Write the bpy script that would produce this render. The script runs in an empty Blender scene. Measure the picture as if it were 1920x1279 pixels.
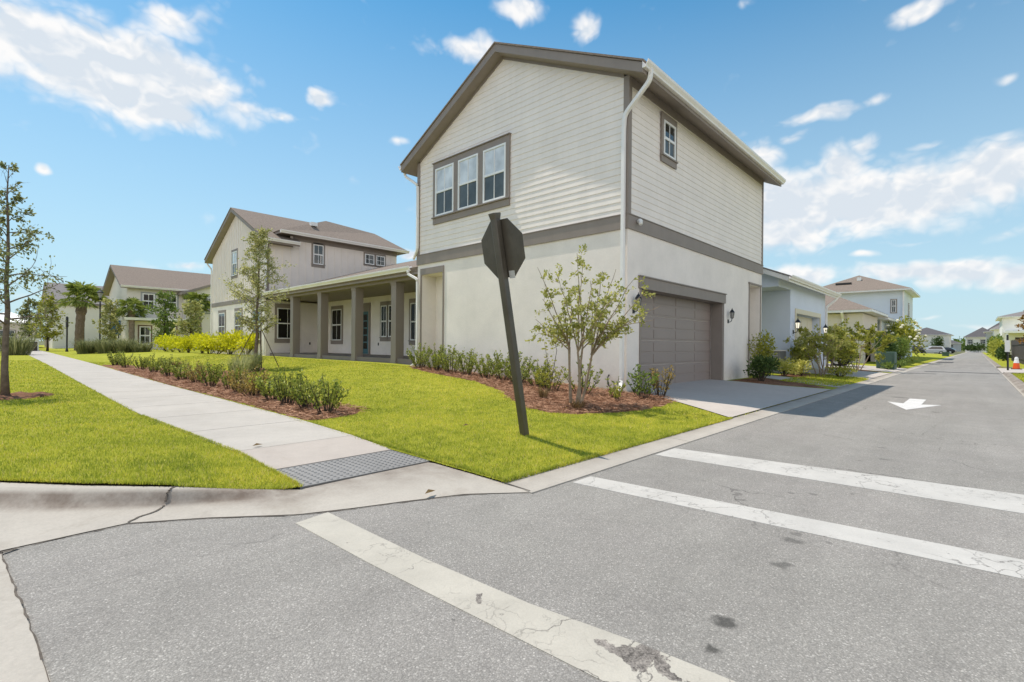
import bpy, math, random
import numpy as np
from mathutils import Vector, Matrix

S = bpy.context.scene
COL = S.collection
random.seed(7)

# ------------------------------------------------------------------ camera
cam_d = bpy.data.cameras.new("camera")
cam = bpy.data.objects.new("camera", cam_d)
COL.objects.link(cam)
YAW, ROLL, FPX = 0.7592, 0.0086883, 919.4
_F = Vector((math.cos(YAW), math.sin(YAW), 0)); _R = Vector((math.sin(YAW), -math.cos(YAW), 0)); _U = Vector((0, 0, 1))
_R2 = _R * math.cos(ROLL) + _U * math.sin(ROLL); _U2 = -_R * math.sin(ROLL) + _U * math.cos(ROLL)
mw = Matrix.Identity(4)
for i in range(3):
    mw[i][0] = _R2[i]; mw[i][1] = _U2[i]; mw[i][2] = -_F[i]
mw[2][3] = 1.2
cam.matrix_world = mw
cam_d.sensor_fit = 'HORIZONTAL'; cam_d.sensor_width = 36
cam_d.lens = FPX / 1920 * 36
cam_d.shift_y = (646.82 - 639.5) / 1920
cam_d.clip_start = 0.05; cam_d.clip_end = 6000
S.camera = cam

# ------------------------------------------------------------------ light
SUNV = Vector((-0.090, 0.388, 0.917)).normalized()
SUN_EL = math.asin(SUNV.z)
sun_d = bpy.data.lights.new("sun", 'SUN')
sun_d.energy = 2.75; sun_d.angle = math.radians(0.5); sun_d.color = (1.0, 0.905, 0.79)
sun = bpy.data.objects.new("sun", sun_d); COL.objects.link(sun)
sun.rotation_euler = SUNV.to_track_quat('Z', 'Y').to_euler()
S.view_settings.view_transform = 'Standard'; S.view_settings.look = 'None'
S.view_settings.gamma = 1; S.view_settings.exposure = 0.81
S.cycles.max_bounces = 6; S.cycles.transparent_max_bounces = 6
S.cycles.use_denoising = True
S.cycles.sample_clamp_indirect = 6

# ------------------------------------------------------------------ node helper
class NT:
    def __init__(s, tree):
        s.t = tree; s.n = tree.nodes; s.l = tree.links
    def new(s, typ, **kw):
        n = s.n.new(typ)
        for k, v in kw.items():
            if k == 'inp':
                for kk, vv in v.items():
                    if isinstance(vv, bpy.types.NodeSocket): s.l.new(vv, n.inputs[kk])
                    else: n.inputs[kk].default_value = vv
            else: setattr(n, k, v)
        return n
    def math(s, op, a, b=0.0, c=None, clamp=False):
        n = s.n.new('ShaderNodeMath'); n.operation = op; n.use_clamp = clamp
        for i, v in enumerate((a, b, c)):
            if v is None: continue
            if isinstance(v, bpy.types.NodeSocket): s.l.new(v, n.inputs[i])
            else: n.inputs[i].default_value = v
        return n.outputs[0]
    def vmath(s, op, a, b=(0, 0, 0)):
        n = s.n.new('ShaderNodeVectorMath'); n.operation = op
        for i, v in enumerate((a, b)):
            if isinstance(v, bpy.types.NodeSocket): s.l.new(v, n.inputs[i])
            else: n.inputs[i].default_value = v
        return n.outputs['Value'] if op in ('LENGTH', 'DOT_PRODUCT', 'DISTANCE') else n.outputs[0]
    def mix(s, fac, a, b, blend='MIX'):
        n = s.n.new('ShaderNodeMix'); n.data_type = 'RGBA'; n.blend_type = blend
        for idx, v in ((0, fac), (6, a), (7, b)):
            if isinstance(v, bpy.types.NodeSocket): s.l.new(v, n.inputs[idx])
            elif idx == 0: n.inputs[0].default_value = v
            else: n.inputs[idx].default_value = (*v[:3], 1)
        return n.outputs[2]
    def noise(s, vec, scale, detail=4, rough=.55, dist=0.0):
        n = s.new('ShaderNodeTexNoise', inp={'Scale': scale, 'Detail': detail, 'Roughness': rough, 'Distortion': dist})
        if vec is not None: s.l.new(vec, n.inputs['Vector'])
        return n.outputs[0]
    def ramp(s, fac, stops):
        n = s.n.new('ShaderNodeValToRGB'); s.l.new(fac, n.inputs[0])
        e = n.color_ramp.elements
        while len(e) > len(stops): e.remove(e[-1])
        while len(e) < len(stops): e.new(0.5)
        for el, (p, c) in zip(e, stops):
            el.position = p; el.color = (c, c, c, 1) if isinstance(c, (int, float)) else (*c, 1)
        return n.outputs[0]
    def maprange(s, v, a, b, c=0., d=1., smooth=False):
        n = s.n.new('ShaderNodeMapRange'); n.clamp = True
        if smooth: n.interpolation_type = 'SMOOTHSTEP'
        s.l.new(v, n.inputs[0])
        for i, q in enumerate((a, b, c, d)): n.inputs[i + 1].default_value = q
        return n.outputs[0]

# ------------------------------------------------------------------ world: sky with clouds at fixed directions
W = bpy.data.worlds.new("World"); S.world = W; W.use_nodes = True
wt = NT(W.node_tree); wt.n.clear()
sky = wt.new('ShaderNodeTexSky', sky_type='NISHITA', sun_disc=False, sun_elevation=SUN_EL,
             sun_rotation=math.atan2(SUNV.x, SUNV.y), air_density=1.1, dust_density=0.5, ozone_density=2.0)
SKYG = 1.0
hs = wt.new('ShaderNodeHueSaturation', inp={'Hue': 0.487, 'Saturation': 1.12, 'Value': 1.25, 'Color': sky.outputs[0]})
tc = wt.new('ShaderNodeTexCoord'); dirv = wt.vmath('NORMALIZE', tc.outputs['Generated'])
sep = wt.new('ShaderNodeSeparateXYZ', inp={0: dirv})
el = wt.math('ARCSINE', sep.outputs[2]); az = wt.math('ARCTAN2', sep.outputs[1], sep.outputs[0])
comb = wt.new('ShaderNodeCombineXYZ', inp={0: az, 1: el, 2: 0.0})
warp = wt.new('ShaderNodeTexNoise', inp={'Vector': comb.outputs[0], 'Scale': 9.0, 'Detail': 3.0})
wv = wt.vmath('SCALE', wt.vmath('SUBTRACT', warp.outputs['Color'], (.5, .5, .5)), (0, 0, 0))
wv.node.inputs['Scale'].default_value = 0.05
ae = wt.vmath('ADD', comb.outputs[0], wv)
# (azimuth, elevation, half width, half height, weight) of every cloud mass, in radians
CLOUDS = [(0.1828, 0.2475, 0.1193, 0.0715, 1), (0.0572, 0.2392, 0.1191, 0.0618, 1), (0.246, 0.2067, 0.0862, 0.0539, 0.9), (0.0196, 0.1113, 0.0872, 0.0269, 0.9), (1.4527, 0.3891, 0.151, 0.0659, 1), (1.5367, 0.4121, 0.1031, 0.0599, 1), (1.4432, 0.4169, 0.1215, 0.0614, 1), (1.3557, 0.4163, 0.1117, 0.0513, 0.95), (1.3845, 0.3594, 0.0832, 0.0275, 0.95), (1.2688, 0.3936, 0.0599, 0.0256, 0.7), (1.2088, 0.3945, 0.0636, 0.0182, 0.6), (1.1343, 0.4346, 0.0247, 0.0198, 0.9), (1.3638, 0.4937, 0.0693, 0.0273, 0.6), (1.5214, 0.2416, 0.0127, 0.0089, 0.7), (0.8513, 0.55, 0.0704, 0.0263, 0.72), (0.7434, 0.5999, 0.0651, 0.0219, 0.8), (0.6189, 0.5721, 0.0382, 0.024, 0.62), (0.072, 0.4926, 0.0558, 0.0182, 0.85), (0.3177, 0.5608, 0.0263, 0.0098, 0.4), (-0.0269, 0.3735, 0.0213, 0.008, 0.5), (0.1916, 0.3851, 0.063, 0.0141, 0.75), (0.1252, 0.389, 0.0304, 0.0135, 0.6), (0.117, 0.2374, 0.1423, 0.0608, 1), (-0.014, 0.2475, 0.0956, 0.0542, 1), (0.2299, 0.2319, 0.0989, 0.0785, 0.95), (0.1681, 0.3039, 0.0472, 0.0366, 0.85), (0.1426, 0.3312, 0.0318, 0.0205, 0.7), (0.239, 0.3555, 0.0353, 0.0116, 0.6), (0.2893, 0.3367, 0.0464, 0.0308, 0.8), (0.0578, 0.31, 0.0248, 0.0075, 0.4), (0.2291, 0.1246, 0.0771, 0.0258, 0.9), (0.0501, 0.1181, 0.1025, 0.0211, 0.9), (-0.042, 0.1004, 0.0452, 0.0224, 0.9), (0.1341, 0.1536, 0.0253, 0.0077, 0.6), (0.0826, 0.1666, 0.0567, 0.0074, 0.4), (-0.0255, 0.1638, 0.0417, 0.0135, 0.45), (0.056, 0.0511, 0.0368, 0.0066, 0.4), (1.346, 0.1302, 0.0355, 0.0107, 0.6), (0.9975, 0.3836, 0.0227, 0.0081, 0.45), (0.9698, 0.1821, 0.0272, 0.0144, 0.9), (-0.0098, 0.0348, 0.0632, 0.007, 0.45), (1.494, 0.0642, 0.0767, 0.0112, 0.4)]
acc = None
for (a, e, ra, re, w) in CLOUDS:
    q = wt.vmath('LENGTH', wt.vmath('MULTIPLY', wt.vmath('SUBTRACT', ae, (a, e, 0)), (1 / ra, 1 / re, 0)))
    m = wt.math('MULTIPLY', wt.maprange(q, 1.3, 0.15, 0, 1), w)
    acc = m if acc is None else wt.math('MAXIMUM', acc, m)
sv = wt.vmath('MULTIPLY', ae, (1, 1.35, 1))
def billow(vec):
    f = lambda n, k: wt.math('MULTIPLY', wt.math('SUBTRACT', wt.math('ABSOLUTE', wt.math('SUBTRACT', n, .5)), .075), k)
    q = wt.math('ADD', f(wt.noise(vec, 9.0, 1, .5), 1.5), f(wt.noise(vec, 23.0, 2, .6), .9))
    return wt.math('ADD', wt.math('ADD', q, .5), wt.math('MULTIPLY', wt.math('SUBTRACT', wt.noise(vec, 12.0, 7, .62), .5), .55))
n1 = billow(sv)
n2 = wt.noise(sv, 3.0, 5, .5)
dens = wt.math('ADD', wt.math('SUBTRACT', wt.math('MULTIPLY', acc, 1.75), .22), wt.math('MULTIPLY', wt.math('SUBTRACT', n1, .475), 1.45))
# scattered small clouds everywhere, so the sky continues beyond the frame
free = wt.math('MULTIPLY', wt.maprange(n2, .66, .85), .3)
dens = wt.math('MAXIMUM', dens, wt.math('ADD', free, wt.math('MULTIPLY', wt.math('SUBTRACT', n1, .80), 1.0)))
# added unseen clouds behind the camera, over-bright to fill the shaded walls
back = wt.vmath('DOT_PRODUCT', dirv, (-.66, -.75, 0.0))
fill_bank = wt.math('MULTIPLY', wt.maprange(back, .05, .45, 0, 1, True), wt.maprange(el, 1.15, .55, 0, 1, True))
dens = wt.math('MAXIMUM', dens, wt.math('MULTIPLY', fill_bank, wt.math('ADD', .52, wt.math('MULTIPLY', wt.math('SUBTRACT', n1, .5), 1.3))))
cover = wt.maprange(dens, .08, 1.1, 0, 1, True)
cover = wt.math('MULTIPLY', cover, wt.maprange(el, 0.0, 0.03))
shade = billow(wt.vmath('ADD', sv, (0.004, 0.022, 0)))
lit = wt.maprange(wt.math('ADD', wt.math('SUBTRACT', n1, shade), wt.math('MULTIPLY', wt.math('SUBTRACT', .75, dens), .22)), -.16, .10)
ccol = wt.mix(lit, (4.75, 5.15, 5.6), (6.55, 6.45, 6.35))
bright = wt.new('ShaderNodeCombineXYZ', inp={0: wt.maprange(fill_bank, 0, 1, 1, 2.80), 1: wt.maprange(fill_bank, 0, 1, 1, 2.46), 2: wt.maprange(fill_bank, 0, 1, 1, 2.20)})
ccol = wt.mix(1.0, ccol, bright.outputs[0], 'MULTIPLY')
tinted = wt.mix(1.0, hs.outputs[0], (.39, .70, .785), 'MULTIPLY')
horizon = wt.maprange(el, -0.02, 0.62, 0.90, 0.0)
skyc = wt.mix(horizon, tinted, (4.0, 5.05, 5.7))
fin = wt.mix(wt.math('MULTIPLY', cover, .96), skyc, ccol)
bg = wt.new('ShaderNodeBackground', inp={'Color': fin, 'Strength': 0.088})
wo = wt.new('ShaderNodeOutputWorld', inp={'Surface': bg.outputs[0]})

# ------------------------------------------------------------------ materials
MATS = {}
def newmat(name):
    m = bpy.data.materials.new(name); m.use_nodes = True
    t = NT(m.node_tree); p = t.n['Principled BSDF']
    MATS[name] = m
    return m, t, p
def wpos(t):
    return t.new('ShaderNodeNewGeometry').outputs['Position']
def basic(name, col, rough=.6, var=.12, vscale=3.0, bump=0.0, bscale=60.0, spec=.4, metal=0.0, fine=None, streak=0.0):
    m, t, p = newmat(name)
    pos = wpos(t)
    n = t.noise(pos, vscale, 5, .6)
    v = t.maprange(n, .3, .7, 1 - var, 1 + var * .6)
    c = t.mix(1.0, col, (1, 1, 1), 'MULTIPLY')
    hsv = t.new('ShaderNodeHueSaturation', inp={'Color': (*col, 1), 'Value': v})
    c = hsv.outputs[0]
    if fine:
        n2 = t.noise(pos, fine[0], 3, .6)
        hs2 = t.new('ShaderNodeHueSaturation', inp={'Color': c, 'Value': t.maprange(n2, .3, .7, 1 - fine[1], 1 + fine[1])})
        c = hs2.outputs[0]
    if streak:
        sv = t.vmath('MULTIPLY', pos, (3.0, 3.0, .18))
        n3 = t.noise(sv, 2.0, 4, .6)
        hs3 = t.new('ShaderNodeHueSaturation', inp={'Color': c, 'Value': t.maprange(n3, .35, .7, 1.0, 1 - streak)})
        c = hs3.outputs[0]
    t.l.new(c, p.inputs['Base Color'])
    p.inputs['Roughness'].default_value = rough
    p.inputs['Specular IOR Level'].default_value = spec
    p.inputs['Metallic'].default_value = metal
    if bump:
        b = t.new('ShaderNodeBump', inp={'Strength': bump, 'Distance': .01, 'Height': t.noise(pos, bscale, 3, .6)})
        t.l.new(b.outputs[0], p.inputs['Normal'])
    return m
STUCCO = basic('stucco_cream', (.835, .775, .715), .85, .08, 1.1, .5, 90, .2, streak=.018, fine=(25, .02))
def splash(m):
    # rain-splash dirt low on the wall and faint trowel clouds
    t = NT(m.node_tree); p = t.n['Principled BSDF']; src = p.inputs['Base Color'].links[0].from_socket; pos = wpos(t)
    z = t.new('ShaderNodeSeparateXYZ', inp={0: pos}).outputs[2]
    k = t.math('MULTIPLY', t.maprange(z, .75, .15), t.maprange(t.noise(pos, 3.0, 6, .7), .40, .66, .05, .45))
    c = t.mix(k, src, (.42, .34, .26))
    k2 = t.maprange(t.noise(t.vmath('MULTIPLY', pos, (1, 1, 1.8)), .9, 6, .62, .6), .50, .68, 0, .10)
    c = t.mix(k2, c, (.55, .53, .47)); t.l.new(c, p.inputs['Base Color'])
splash(STUCCO)
SIDING = basic('siding_cream', (.835, .775, .715), .6, .05, 1.5, .12, 160, .3, streak=.04)
BATTEN = basic('board_batten_cream', (.80, .725, .66), .6, .05, 1.5, .1, 160, .3)
TRIM = basic('trim_taupe', (.275, .235, .205), .6, .06, 2, .1, 120, .3, streak=.06)
DOORT = basic('garage_door_taupe', (.29, .236, .21), .45, .05, .8, .08, 200, .4)
WHITE = basic('white_vinyl', (.80, .80, .78), .35, .03, 3, 0, 60, .5)
GUTTER = basic('gutter_white', (.82, .80, .77), .4, .06, 2, 0, 60, .5, streak=.02)
SLAB = basic('porch_slab_paint', (.20, .165, .15), .6, .1, 2, .1, 60)
BLACK = basic('black_iron', (.012, .012, .013), .4, .2, 10, .1, 80, .5)
DARKPOST = basic('bronze_powdercoat', (.088, .076, .058), .36, .25, 5, .25, 50, .5, streak=.15)
METAL = basic('galvanised', (.55, .55, .55), .4, .1, 30, 0, 60, .5, .8)
STICK = basic('sticker_silver', (.5, .5, .48), .5, .1, 60)
BARK = basic('bark_grey', (.17, .135, .105), .9, .35, 14, .9, 40, .1)
BARKD = basic('bark_dark', (.075, .06, .048), .9, .35, 14, .9, 40, .1)
BARKM = basic('bark_myrtle', (.30, .235, .17), .75, .25, 20, .4, 40, .2)
PALMB = basic('bark_palm', (.23, .18, .14), .9, .35, 8, .9, 25, .1)
TEAL = basic('door_teal', (.045, .13, .15), .4, .08, 4)
BLUE1 = basic('stucco_blue', (.64, .70, .82), .85, .05, .8, .3, 60, .2)
BLUE2 = basic('stucco_pale_blue', (.64, .71, .78), .85, .05, .5, .2, 60, .2)
BEIGE = basic('stucco_beige', (.68, .62, .55), .85, .05, .6, .2, 60, .2)
CREAM2 = basic('stucco_pale_cream', (.78, .73, .64), .85, .05, .6, .2, 60, .2)
OFFW = basic('stucco_off_white', (.80, .77, .73), .85, .05, .6, .2, 60, .2)
GREY2 = basic('stucco_grey', (.40, .41, .43), .85, .05, .6, .2, 60, .2)
CREAMDOOR = basic('garage_door_cream', (.66, .60, .45), .5, .04, 1)
FENCE = basic('fence_brown', (.060, .045, .038), .7, .2, 4, .2, 40)
GREENBOX = basic('utility_green', (.065, .115, .085), .5, .12, 4)
CARBLK = basic('car_paint_black', (.012, .012, .015), .12, .05, 4, 0, 60, .8)
CARWHT = basic('car_paint_silver', (.55, .56, .58), .2, .05, 4, 0, 60, .7)
RUBBER = basic('rubber', (.018, .018, .018), .85, .1, 20)
CARGLASS = basic('car_glass', (.012, .014, .016), .05, .05, 2, 0, 60, .8)
ORANGE = basic('cone_orange', (.75, .10, .015), .5, .1, 8)
WHITEP = basic('plastic_white', (.75, .75, .73), .4, .05, 8)
SIGNBLUE = basic('panel_blue', (.02, .13, .30), .5, .05, 4)
STAKE = basic('stake_wood', (.10, .07, .05), .8, .2, 10)
BRICKC = basic('brick_brown', (.20, .13, .10), .9, .2, 8, .3, 30)

def roof_mat(name, col):
    m, t, p = newmat(name)
    pos = wpos(t)
    n = t.noise(pos, 9, 4, .65); n2 = t.noise(pos, 45, 2, .7)
    sp = t.new('ShaderNodeSeparateXYZ', inp={0: pos})
    v = t.math('MULTIPLY', t.maprange(n, .3, .7, .82, 1.15), t.maprange(n2, .3, .7, .82, 1.18))
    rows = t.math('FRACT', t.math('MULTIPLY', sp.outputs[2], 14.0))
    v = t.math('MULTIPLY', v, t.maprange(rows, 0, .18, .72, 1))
    hsv = t.new('ShaderNodeHueSaturation', inp={'Color': (*col, 1), 'Value': v})
    t.l.new(hsv.outputs[0], p.inputs['Base Color']); p.inputs['Roughness'].default_value = .95
    p.inputs['Specular IOR Level'].default_value = .15
    b = t.new('ShaderNodeBump', inp={'Strength': .6, 'Distance': .02, 'Height': n2}); t.l.new(b.outputs[0], p.inputs['Normal'])
    return m
ROOF = roof_mat('shingles_brown', (.225, .185, .155))
ROOFD = roof_mat('shingles_dark', (.11, .105, .11))
ROOFG = roof_mat('shingles_grey', (.215, .20, .195))

def glass_mat(name, col, rough, screen=0.0):
    m, t, p = newmat(name)
    pos = wpos(t)
    n = t.noise(pos, 1.7, 3, .5)
    hsv = t.new('ShaderNodeHueSaturation', inp={'Color': (*col, 1), 'Value': t.maprange(n, .3, .7, .7, 1.3)})
    t.l.new(hsv.outputs[0], p.inputs['Base Color'])
    p.inputs['Roughness'].default_value = rough; p.inputs['Specular IOR Level'].default_value = .9 if not screen else (.12 if 'porch' in name else .35)
    b = t.new('ShaderNodeBump', inp={'Strength': .03, 'Distance': .02, 'Height': t.noise(pos, 1.1, 1, .5)}); t.l.new(b.outputs[0], p.inputs['Normal'])
    return m
GLASS = glass_mat('window_glass_dark', (.022, .026, .024), .04)
GLASSP = glass_mat('window_glass_porch', (.016, .015, .012), .12, 1)
GLASSB = glass_mat('window_glass_pale', (.60, .63, .66), .06)  # upper sash panes with a pale grey base colour
GLASSS = glass_mat('window_screen', (.085, .10, .108), .25, 1)
# a lit lamp glass (two lanterns on the blue house are on in the photograph)
m, t, p = newmat('lamp_lit'); p.inputs['Base Color'].default_value = (.9, .85, .7, 1)
p.inputs['Emission Color'].default_value = (1, .9, .7, 1); p.inputs['Emission Strength'].default_value = .45
LAMPLIT = m
LAMPGL = basic('lamp_glass', (.30, .30, .28), .1, .1, 10, 0, 60, .8)

def concrete(name, col, var=.10, mottled=.06, stain=.10, stainc=(.45, .40, .34), face=0.0):
    m, t, p = newmat(name)
    pos = wpos(t)
    n = t.noise(pos, .9, 6, .6); nf = t.noise(pos, 55, 3, .7); nm = t.noise(pos, 7, 5, .6)
    st = t.maprange(t.noise(t.vmath('ADD', pos, (7, 3, 0)), 1.6, 7, .65, .4), .54, .72, 0, stain)
    v = t.math('MULTIPLY', t.maprange(n, .3, .7, 1 - var, 1 + var * .5), t.math('MULTIPLY', t.maprange(nf, .3, .7, 1 - mottled, 1 + mottled), t.maprange(nm, .3, .7, .96, 1.03)))
    hsv = t.new('ShaderNodeHueSaturation', inp={'Color': (*col, 1), 'Value': v})
    c = t.mix(st, hsv.outputs[0], tuple(a * b for a, b in zip(col, stainc)))
    # small dark specks
    vo = t.new('ShaderNodeTexVoronoi', inp={'Vector': pos, 'Scale': 9.0})
    sp = t.math('MULTIPLY', t.maprange(vo.outputs['Distance'], .03, .07, 1, 0), t.maprange(nm, .55, .62))
    c = t.mix(t.math('MULTIPLY', sp, .5), c, (.1, .09, .07))
    if face:  # shading of the kerb face, painted in as a patchy brown band
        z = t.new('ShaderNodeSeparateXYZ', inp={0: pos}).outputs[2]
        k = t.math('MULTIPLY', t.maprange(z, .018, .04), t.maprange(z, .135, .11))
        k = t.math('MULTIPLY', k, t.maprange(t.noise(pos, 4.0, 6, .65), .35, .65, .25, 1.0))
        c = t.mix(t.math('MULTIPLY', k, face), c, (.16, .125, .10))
    t.l.new(c, p.inputs['Base Color']); p.inputs['Roughness'].default_value = .9; p.inputs['Specular IOR Level'].default_value = .2
    b = t.new('ShaderNodeBump', inp={'Strength': .25, 'Distance': .006, 'Height': t.math('ADD', nf, t.math('MULTIPLY', nm, 1.5))}); t.l.new(b.outputs[0], p.inputs['Normal'])
    return m
CONC = concrete('concrete_sidewalk', (.435, .405, .365))
CONCP = concrete('concrete_ramp', (.42, .375, .335), .06, .05, .14)
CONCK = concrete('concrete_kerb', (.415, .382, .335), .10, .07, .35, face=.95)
CONCD = concrete('concrete_driveway', (.47, .425, .385), .06, .05, .08)
TACT = concrete('tactile_grey', (.255, .25, .243), .15, .12, .2, (.8, .8, .8))

# asphalt with visible aggregate, oil drips, tyre scuffs
m, t, p = newmat('asphalt'); ASPHALT = m
pos = wpos(t)
vo = t.new('ShaderNodeTexVoronoi', inp={'Vector': pos, 'Scale': 150.0, 'Randomness': 1.0})
sepc = t.new('ShaderNodeSeparateColor', inp={0: vo.outputs['Color']})
r1 = sepc.outputs[0]; r2 = sepc.outputs[1]
agg = t.ramp(r1, [(0, .79), (.45, .94), (.75, 1.03), (.92, 1.15), (.98, 1.42), (1, 1.65)])
edge = t.maprange(vo.outputs['Distance'], .25, .75, 1.05, .80)
big = t.noise(pos, .35, 6, .6); mid = t.noise(pos, 2.6, 5, .65)
nf = t.noise(pos, 260, 2, .6)
v = t.math('MULTIPLY', t.math('MULTIPLY', agg, edge), t.math('MULTIPLY', t.maprange(big, .3, .7, .88, 1.10), t.math('MULTIPLY', t.maprange(mid, .3, .7, .92, 1.06), t.maprange(nf, .3, .7, .9, 1.1))))
tint = t.mix(t.maprange(t.noise(t.vmath('ADD', pos, (3, 9, 1)), .55, 4, .6), .42, .66), (.300, .285, .260), (.300, .282, .260))
hsv = t.new('ShaderNodeHueSaturation', inp={'Color': tint, 'Value': v})
c = hsv.outputs[0]
lane = t.noise(t.vmath('MULTIPLY', pos, (.10, 1.3, 1)), 1.6, 4, .6)
hw = t.new('ShaderNodeHueSaturation', inp={'Color': c, 'Value': t.maprange(lane, .32, .68, .93, 1.06)}); c = hw.outputs[0]
wn = t.new('ShaderNodeTexNoise', inp={'Vector': pos, 'Scale': 9.0, 'Detail': 4.0})
wvv = t.vmath('SCALE', t.vmath('SUBTRACT', wn.outputs['Color'], (.5, .5, .5))); wvv.node.inputs['Scale'].default_value = .16
wp = t.vmath('ADD', pos, wvv)
OIL = [(2.2, 0.78, 0.057, 0.8), (1.97, 0.74, 0.042, 0.8), (3.41, 0.82, 0.071, 0.5), (2.99, 0.76, 0.057, 0.55), (3.54, 0.65, 0.028, 0.4), (4.51, 1.1, 0.036, 0.5), (4.63, 0.97, 0.042, 0.4), (3.9, 1.21, 0.042, 0.5), (1.37, 1.65, 0.022, 0.5), (15.24, 1.39, 0.219, 0.5), (12.22, 0.56, 0.113, 0.4), (6.6, 0.71, 0.057, 0.4), (7.37, 0.85, 0.064, 0.4), (6.34, 0.9, 0.042, 0.3), (4.85, 0.73, 0.036, 0.4), (3.55, 0.83, 0.042, 0.4), (4.04, 1.34, 0.028, 0.4)]
mask = None
for (x, y, r, s_) in OIL:
    d = t.vmath('LENGTH', t.vmath('MULTIPLY', t.vmath('SUBTRACT', wp, (x, y, 0)), (1, 1, 0)))
    k = t.maprange(d, r, r * .45, 0, s_)
    mask = k if mask is None else t.math('MAXIMUM', mask, k)
c = t.mix(mask, c, (.05, .048, .044))
# hairline cracks in a few places, and old drips
vc = t.new('ShaderNodeTexVoronoi', feature='DISTANCE_TO_EDGE', inp={'Vector': wp, 'Scale': .55})
gk = t.maprange(t.noise(t.vmath('ADD', pos, (2, 4, 0)), .6, 3, .6), .50, .60)
c = t.mix(t.math('MULTIPLY', t.math('MULTIPLY', t.maprange(vc.outputs['Distance'], .002, .006, 1, 0), gk), .55), c, (.07, .065, .06))
drip = t.new('ShaderNodeTexVoronoi', inp={'Vector': wp, 'Scale': 1.6})
dm = t.math('MULTIPLY', t.maprange(drip.outputs['Distance'], .05, .025), t.maprange(t.noise(t.vmath('ADD', pos, (9, 2, 0)), .8, 2, .5), .55, .62))
c = t.mix(t.math('MULTIPLY', dm, .5), c, (.07, .065, .06))
scr = t.new('ShaderNodeTexVoronoi', inp={'Vector': t.vmath('MULTIPLY', wp, (.7, 9.0, 1)), 'Scale': 1.0})
sm = t.math('MULTIPLY', t.maprange(scr.outputs['Distance'], .06, .03), t.maprange(lane, .55, .62))
c = t.mix(t.math('MULTIPLY', sm, .35), c, (.50, .48, .45))
t.l.new(c, p.inputs['Base Color']); p.inputs['Roughness'].default_value = .9; p.inputs['Specular IOR Level'].default_value = .25
hgt = t.math('ADD', t.math('MULTIPLY', vo.outputs['Distance'], -1.0), t.math('MULTIPLY', r2, .8))
b = t.new('ShaderNodeBump', inp={'Strength': .55, 'Distance': .004, 'Height': hgt}); t.l.new(b.outputs[0], p.inputs['Normal'])

# road paint: cracked, worn through in places
def paint(name, col, wear_spots=(), crack=1.0, chipt=.70):
    m, t, p = newmat(name)
    pos = wpos(t)
    wn = t.new('ShaderNodeTexNoise', inp={'Vector': pos, 'Scale': 5.0, 'Detail': 5.0})
    wv = t.vmath('SCALE', t.vmath('SUBTRACT', wn.outputs['Color'], (.5, .5, .5))); wv.node.inputs['Scale'].default_value = .35
    wp = t.vmath('ADD', pos, wv)
    vo = t.new('ShaderNodeTexVoronoi', feature='DISTANCE_TO_EDGE', inp={'Vector': wp, 'Scale': 2.7})
    vo2 = t.new('ShaderNodeTexVoronoi', feature='DISTANCE_TO_EDGE', inp={'Vector': wp, 'Scale': 7.0})
    gate = t.maprange(t.noise(t.vmath('ADD', pos, (5, 5, 0)), 1.1, 3, .6), .45, .60)
    gate2 = t.maprange(t.noise(t.vmath('ADD', pos, (1, 8, 0)), 1.7, 3, .6), .52, .66)
    ck = t.math('MAXIMUM', t.math('MULTIPLY', t.maprange(vo.outputs['Distance'], .004, .014, 1, 0), gate), t.math('MULTIPLY', t.maprange(vo2.outputs['Distance'], .006, .022, .7, 0), gate2))
    ck = t.math('MULTIPLY', ck, crack)
    n = t.noise(pos, 3, 6, .65); nf = t.noise(pos, 130, 3, .6)
    v = t.math('MULTIPLY', t.maprange(n, .3, .7, .86, 1.05), t.maprange(nf, .3, .7, .93, 1.05))
    hsv = t.new('ShaderNodeHueSaturation', inp={'Color': (*col, 1), 'Value': v})
    c = t.mix(t.math('MULTIPLY', ck, .8), hsv.outputs[0], (.12, .11, .10))
    chip = t.maprange(t.noise(pos, 14, 5, .7), chipt, chipt + .04)
    for (x, y, rx, ry) in wear_spots:
        d = t.vmath('LENGTH', t.vmath('MULTIPLY', t.vmath('SUBTRACT', wp, (x, y, 0)), (1 / rx, 1 / ry, 0)))
        chip = t.math('MAXIMUM', chip, t.maprange(t.math('ADD', d, t.math('MULTIPLY', t.noise(pos, 12, 4, .7), .9)), 1.35, 1.28))
    asp = t.mix(t.maprange(t.math('ADD', t.math('MULTIPLY', t.noise(pos, 120, 2, .6), .5), t.math('MULTIPLY', t.noise(pos, 9, 4, .6), .5)), .38, .6), (.07, .062, .055), (.30, .27, .24))
    c = t.mix(chip, c, asp)
    t.l.new(c, p.inputs['Base Color']); p.inputs['Roughness'].default_value = .7; p.inputs['Specular IOR Level'].default_value = .3
    b = t.new('ShaderNodeBump', inp={'Strength': .4, 'Distance': .004, 'Height': t.math('SUBTRACT', nf, t.math('MULTIPLY', t.math('MAXIMUM', ck, chip), 2.0))}); t.l.new(b.outputs[0], p.inputs['Normal'])
    return m
PAINTS = paint('paint_stop_line', (.455, .425, .365), [(1.69, .98, .06, .12), (1.755, .93, .055, .07), (1.72, .80, .035, .12), (1.57, 1.70, .028, .05)], 1.0)
PAINTC = paint('paint_crosswalk', (.50, .48, .445), [], .8, .645)
PAINTA = paint('paint_arrow', (.64, .63, .61), [], .6, .64)

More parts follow.
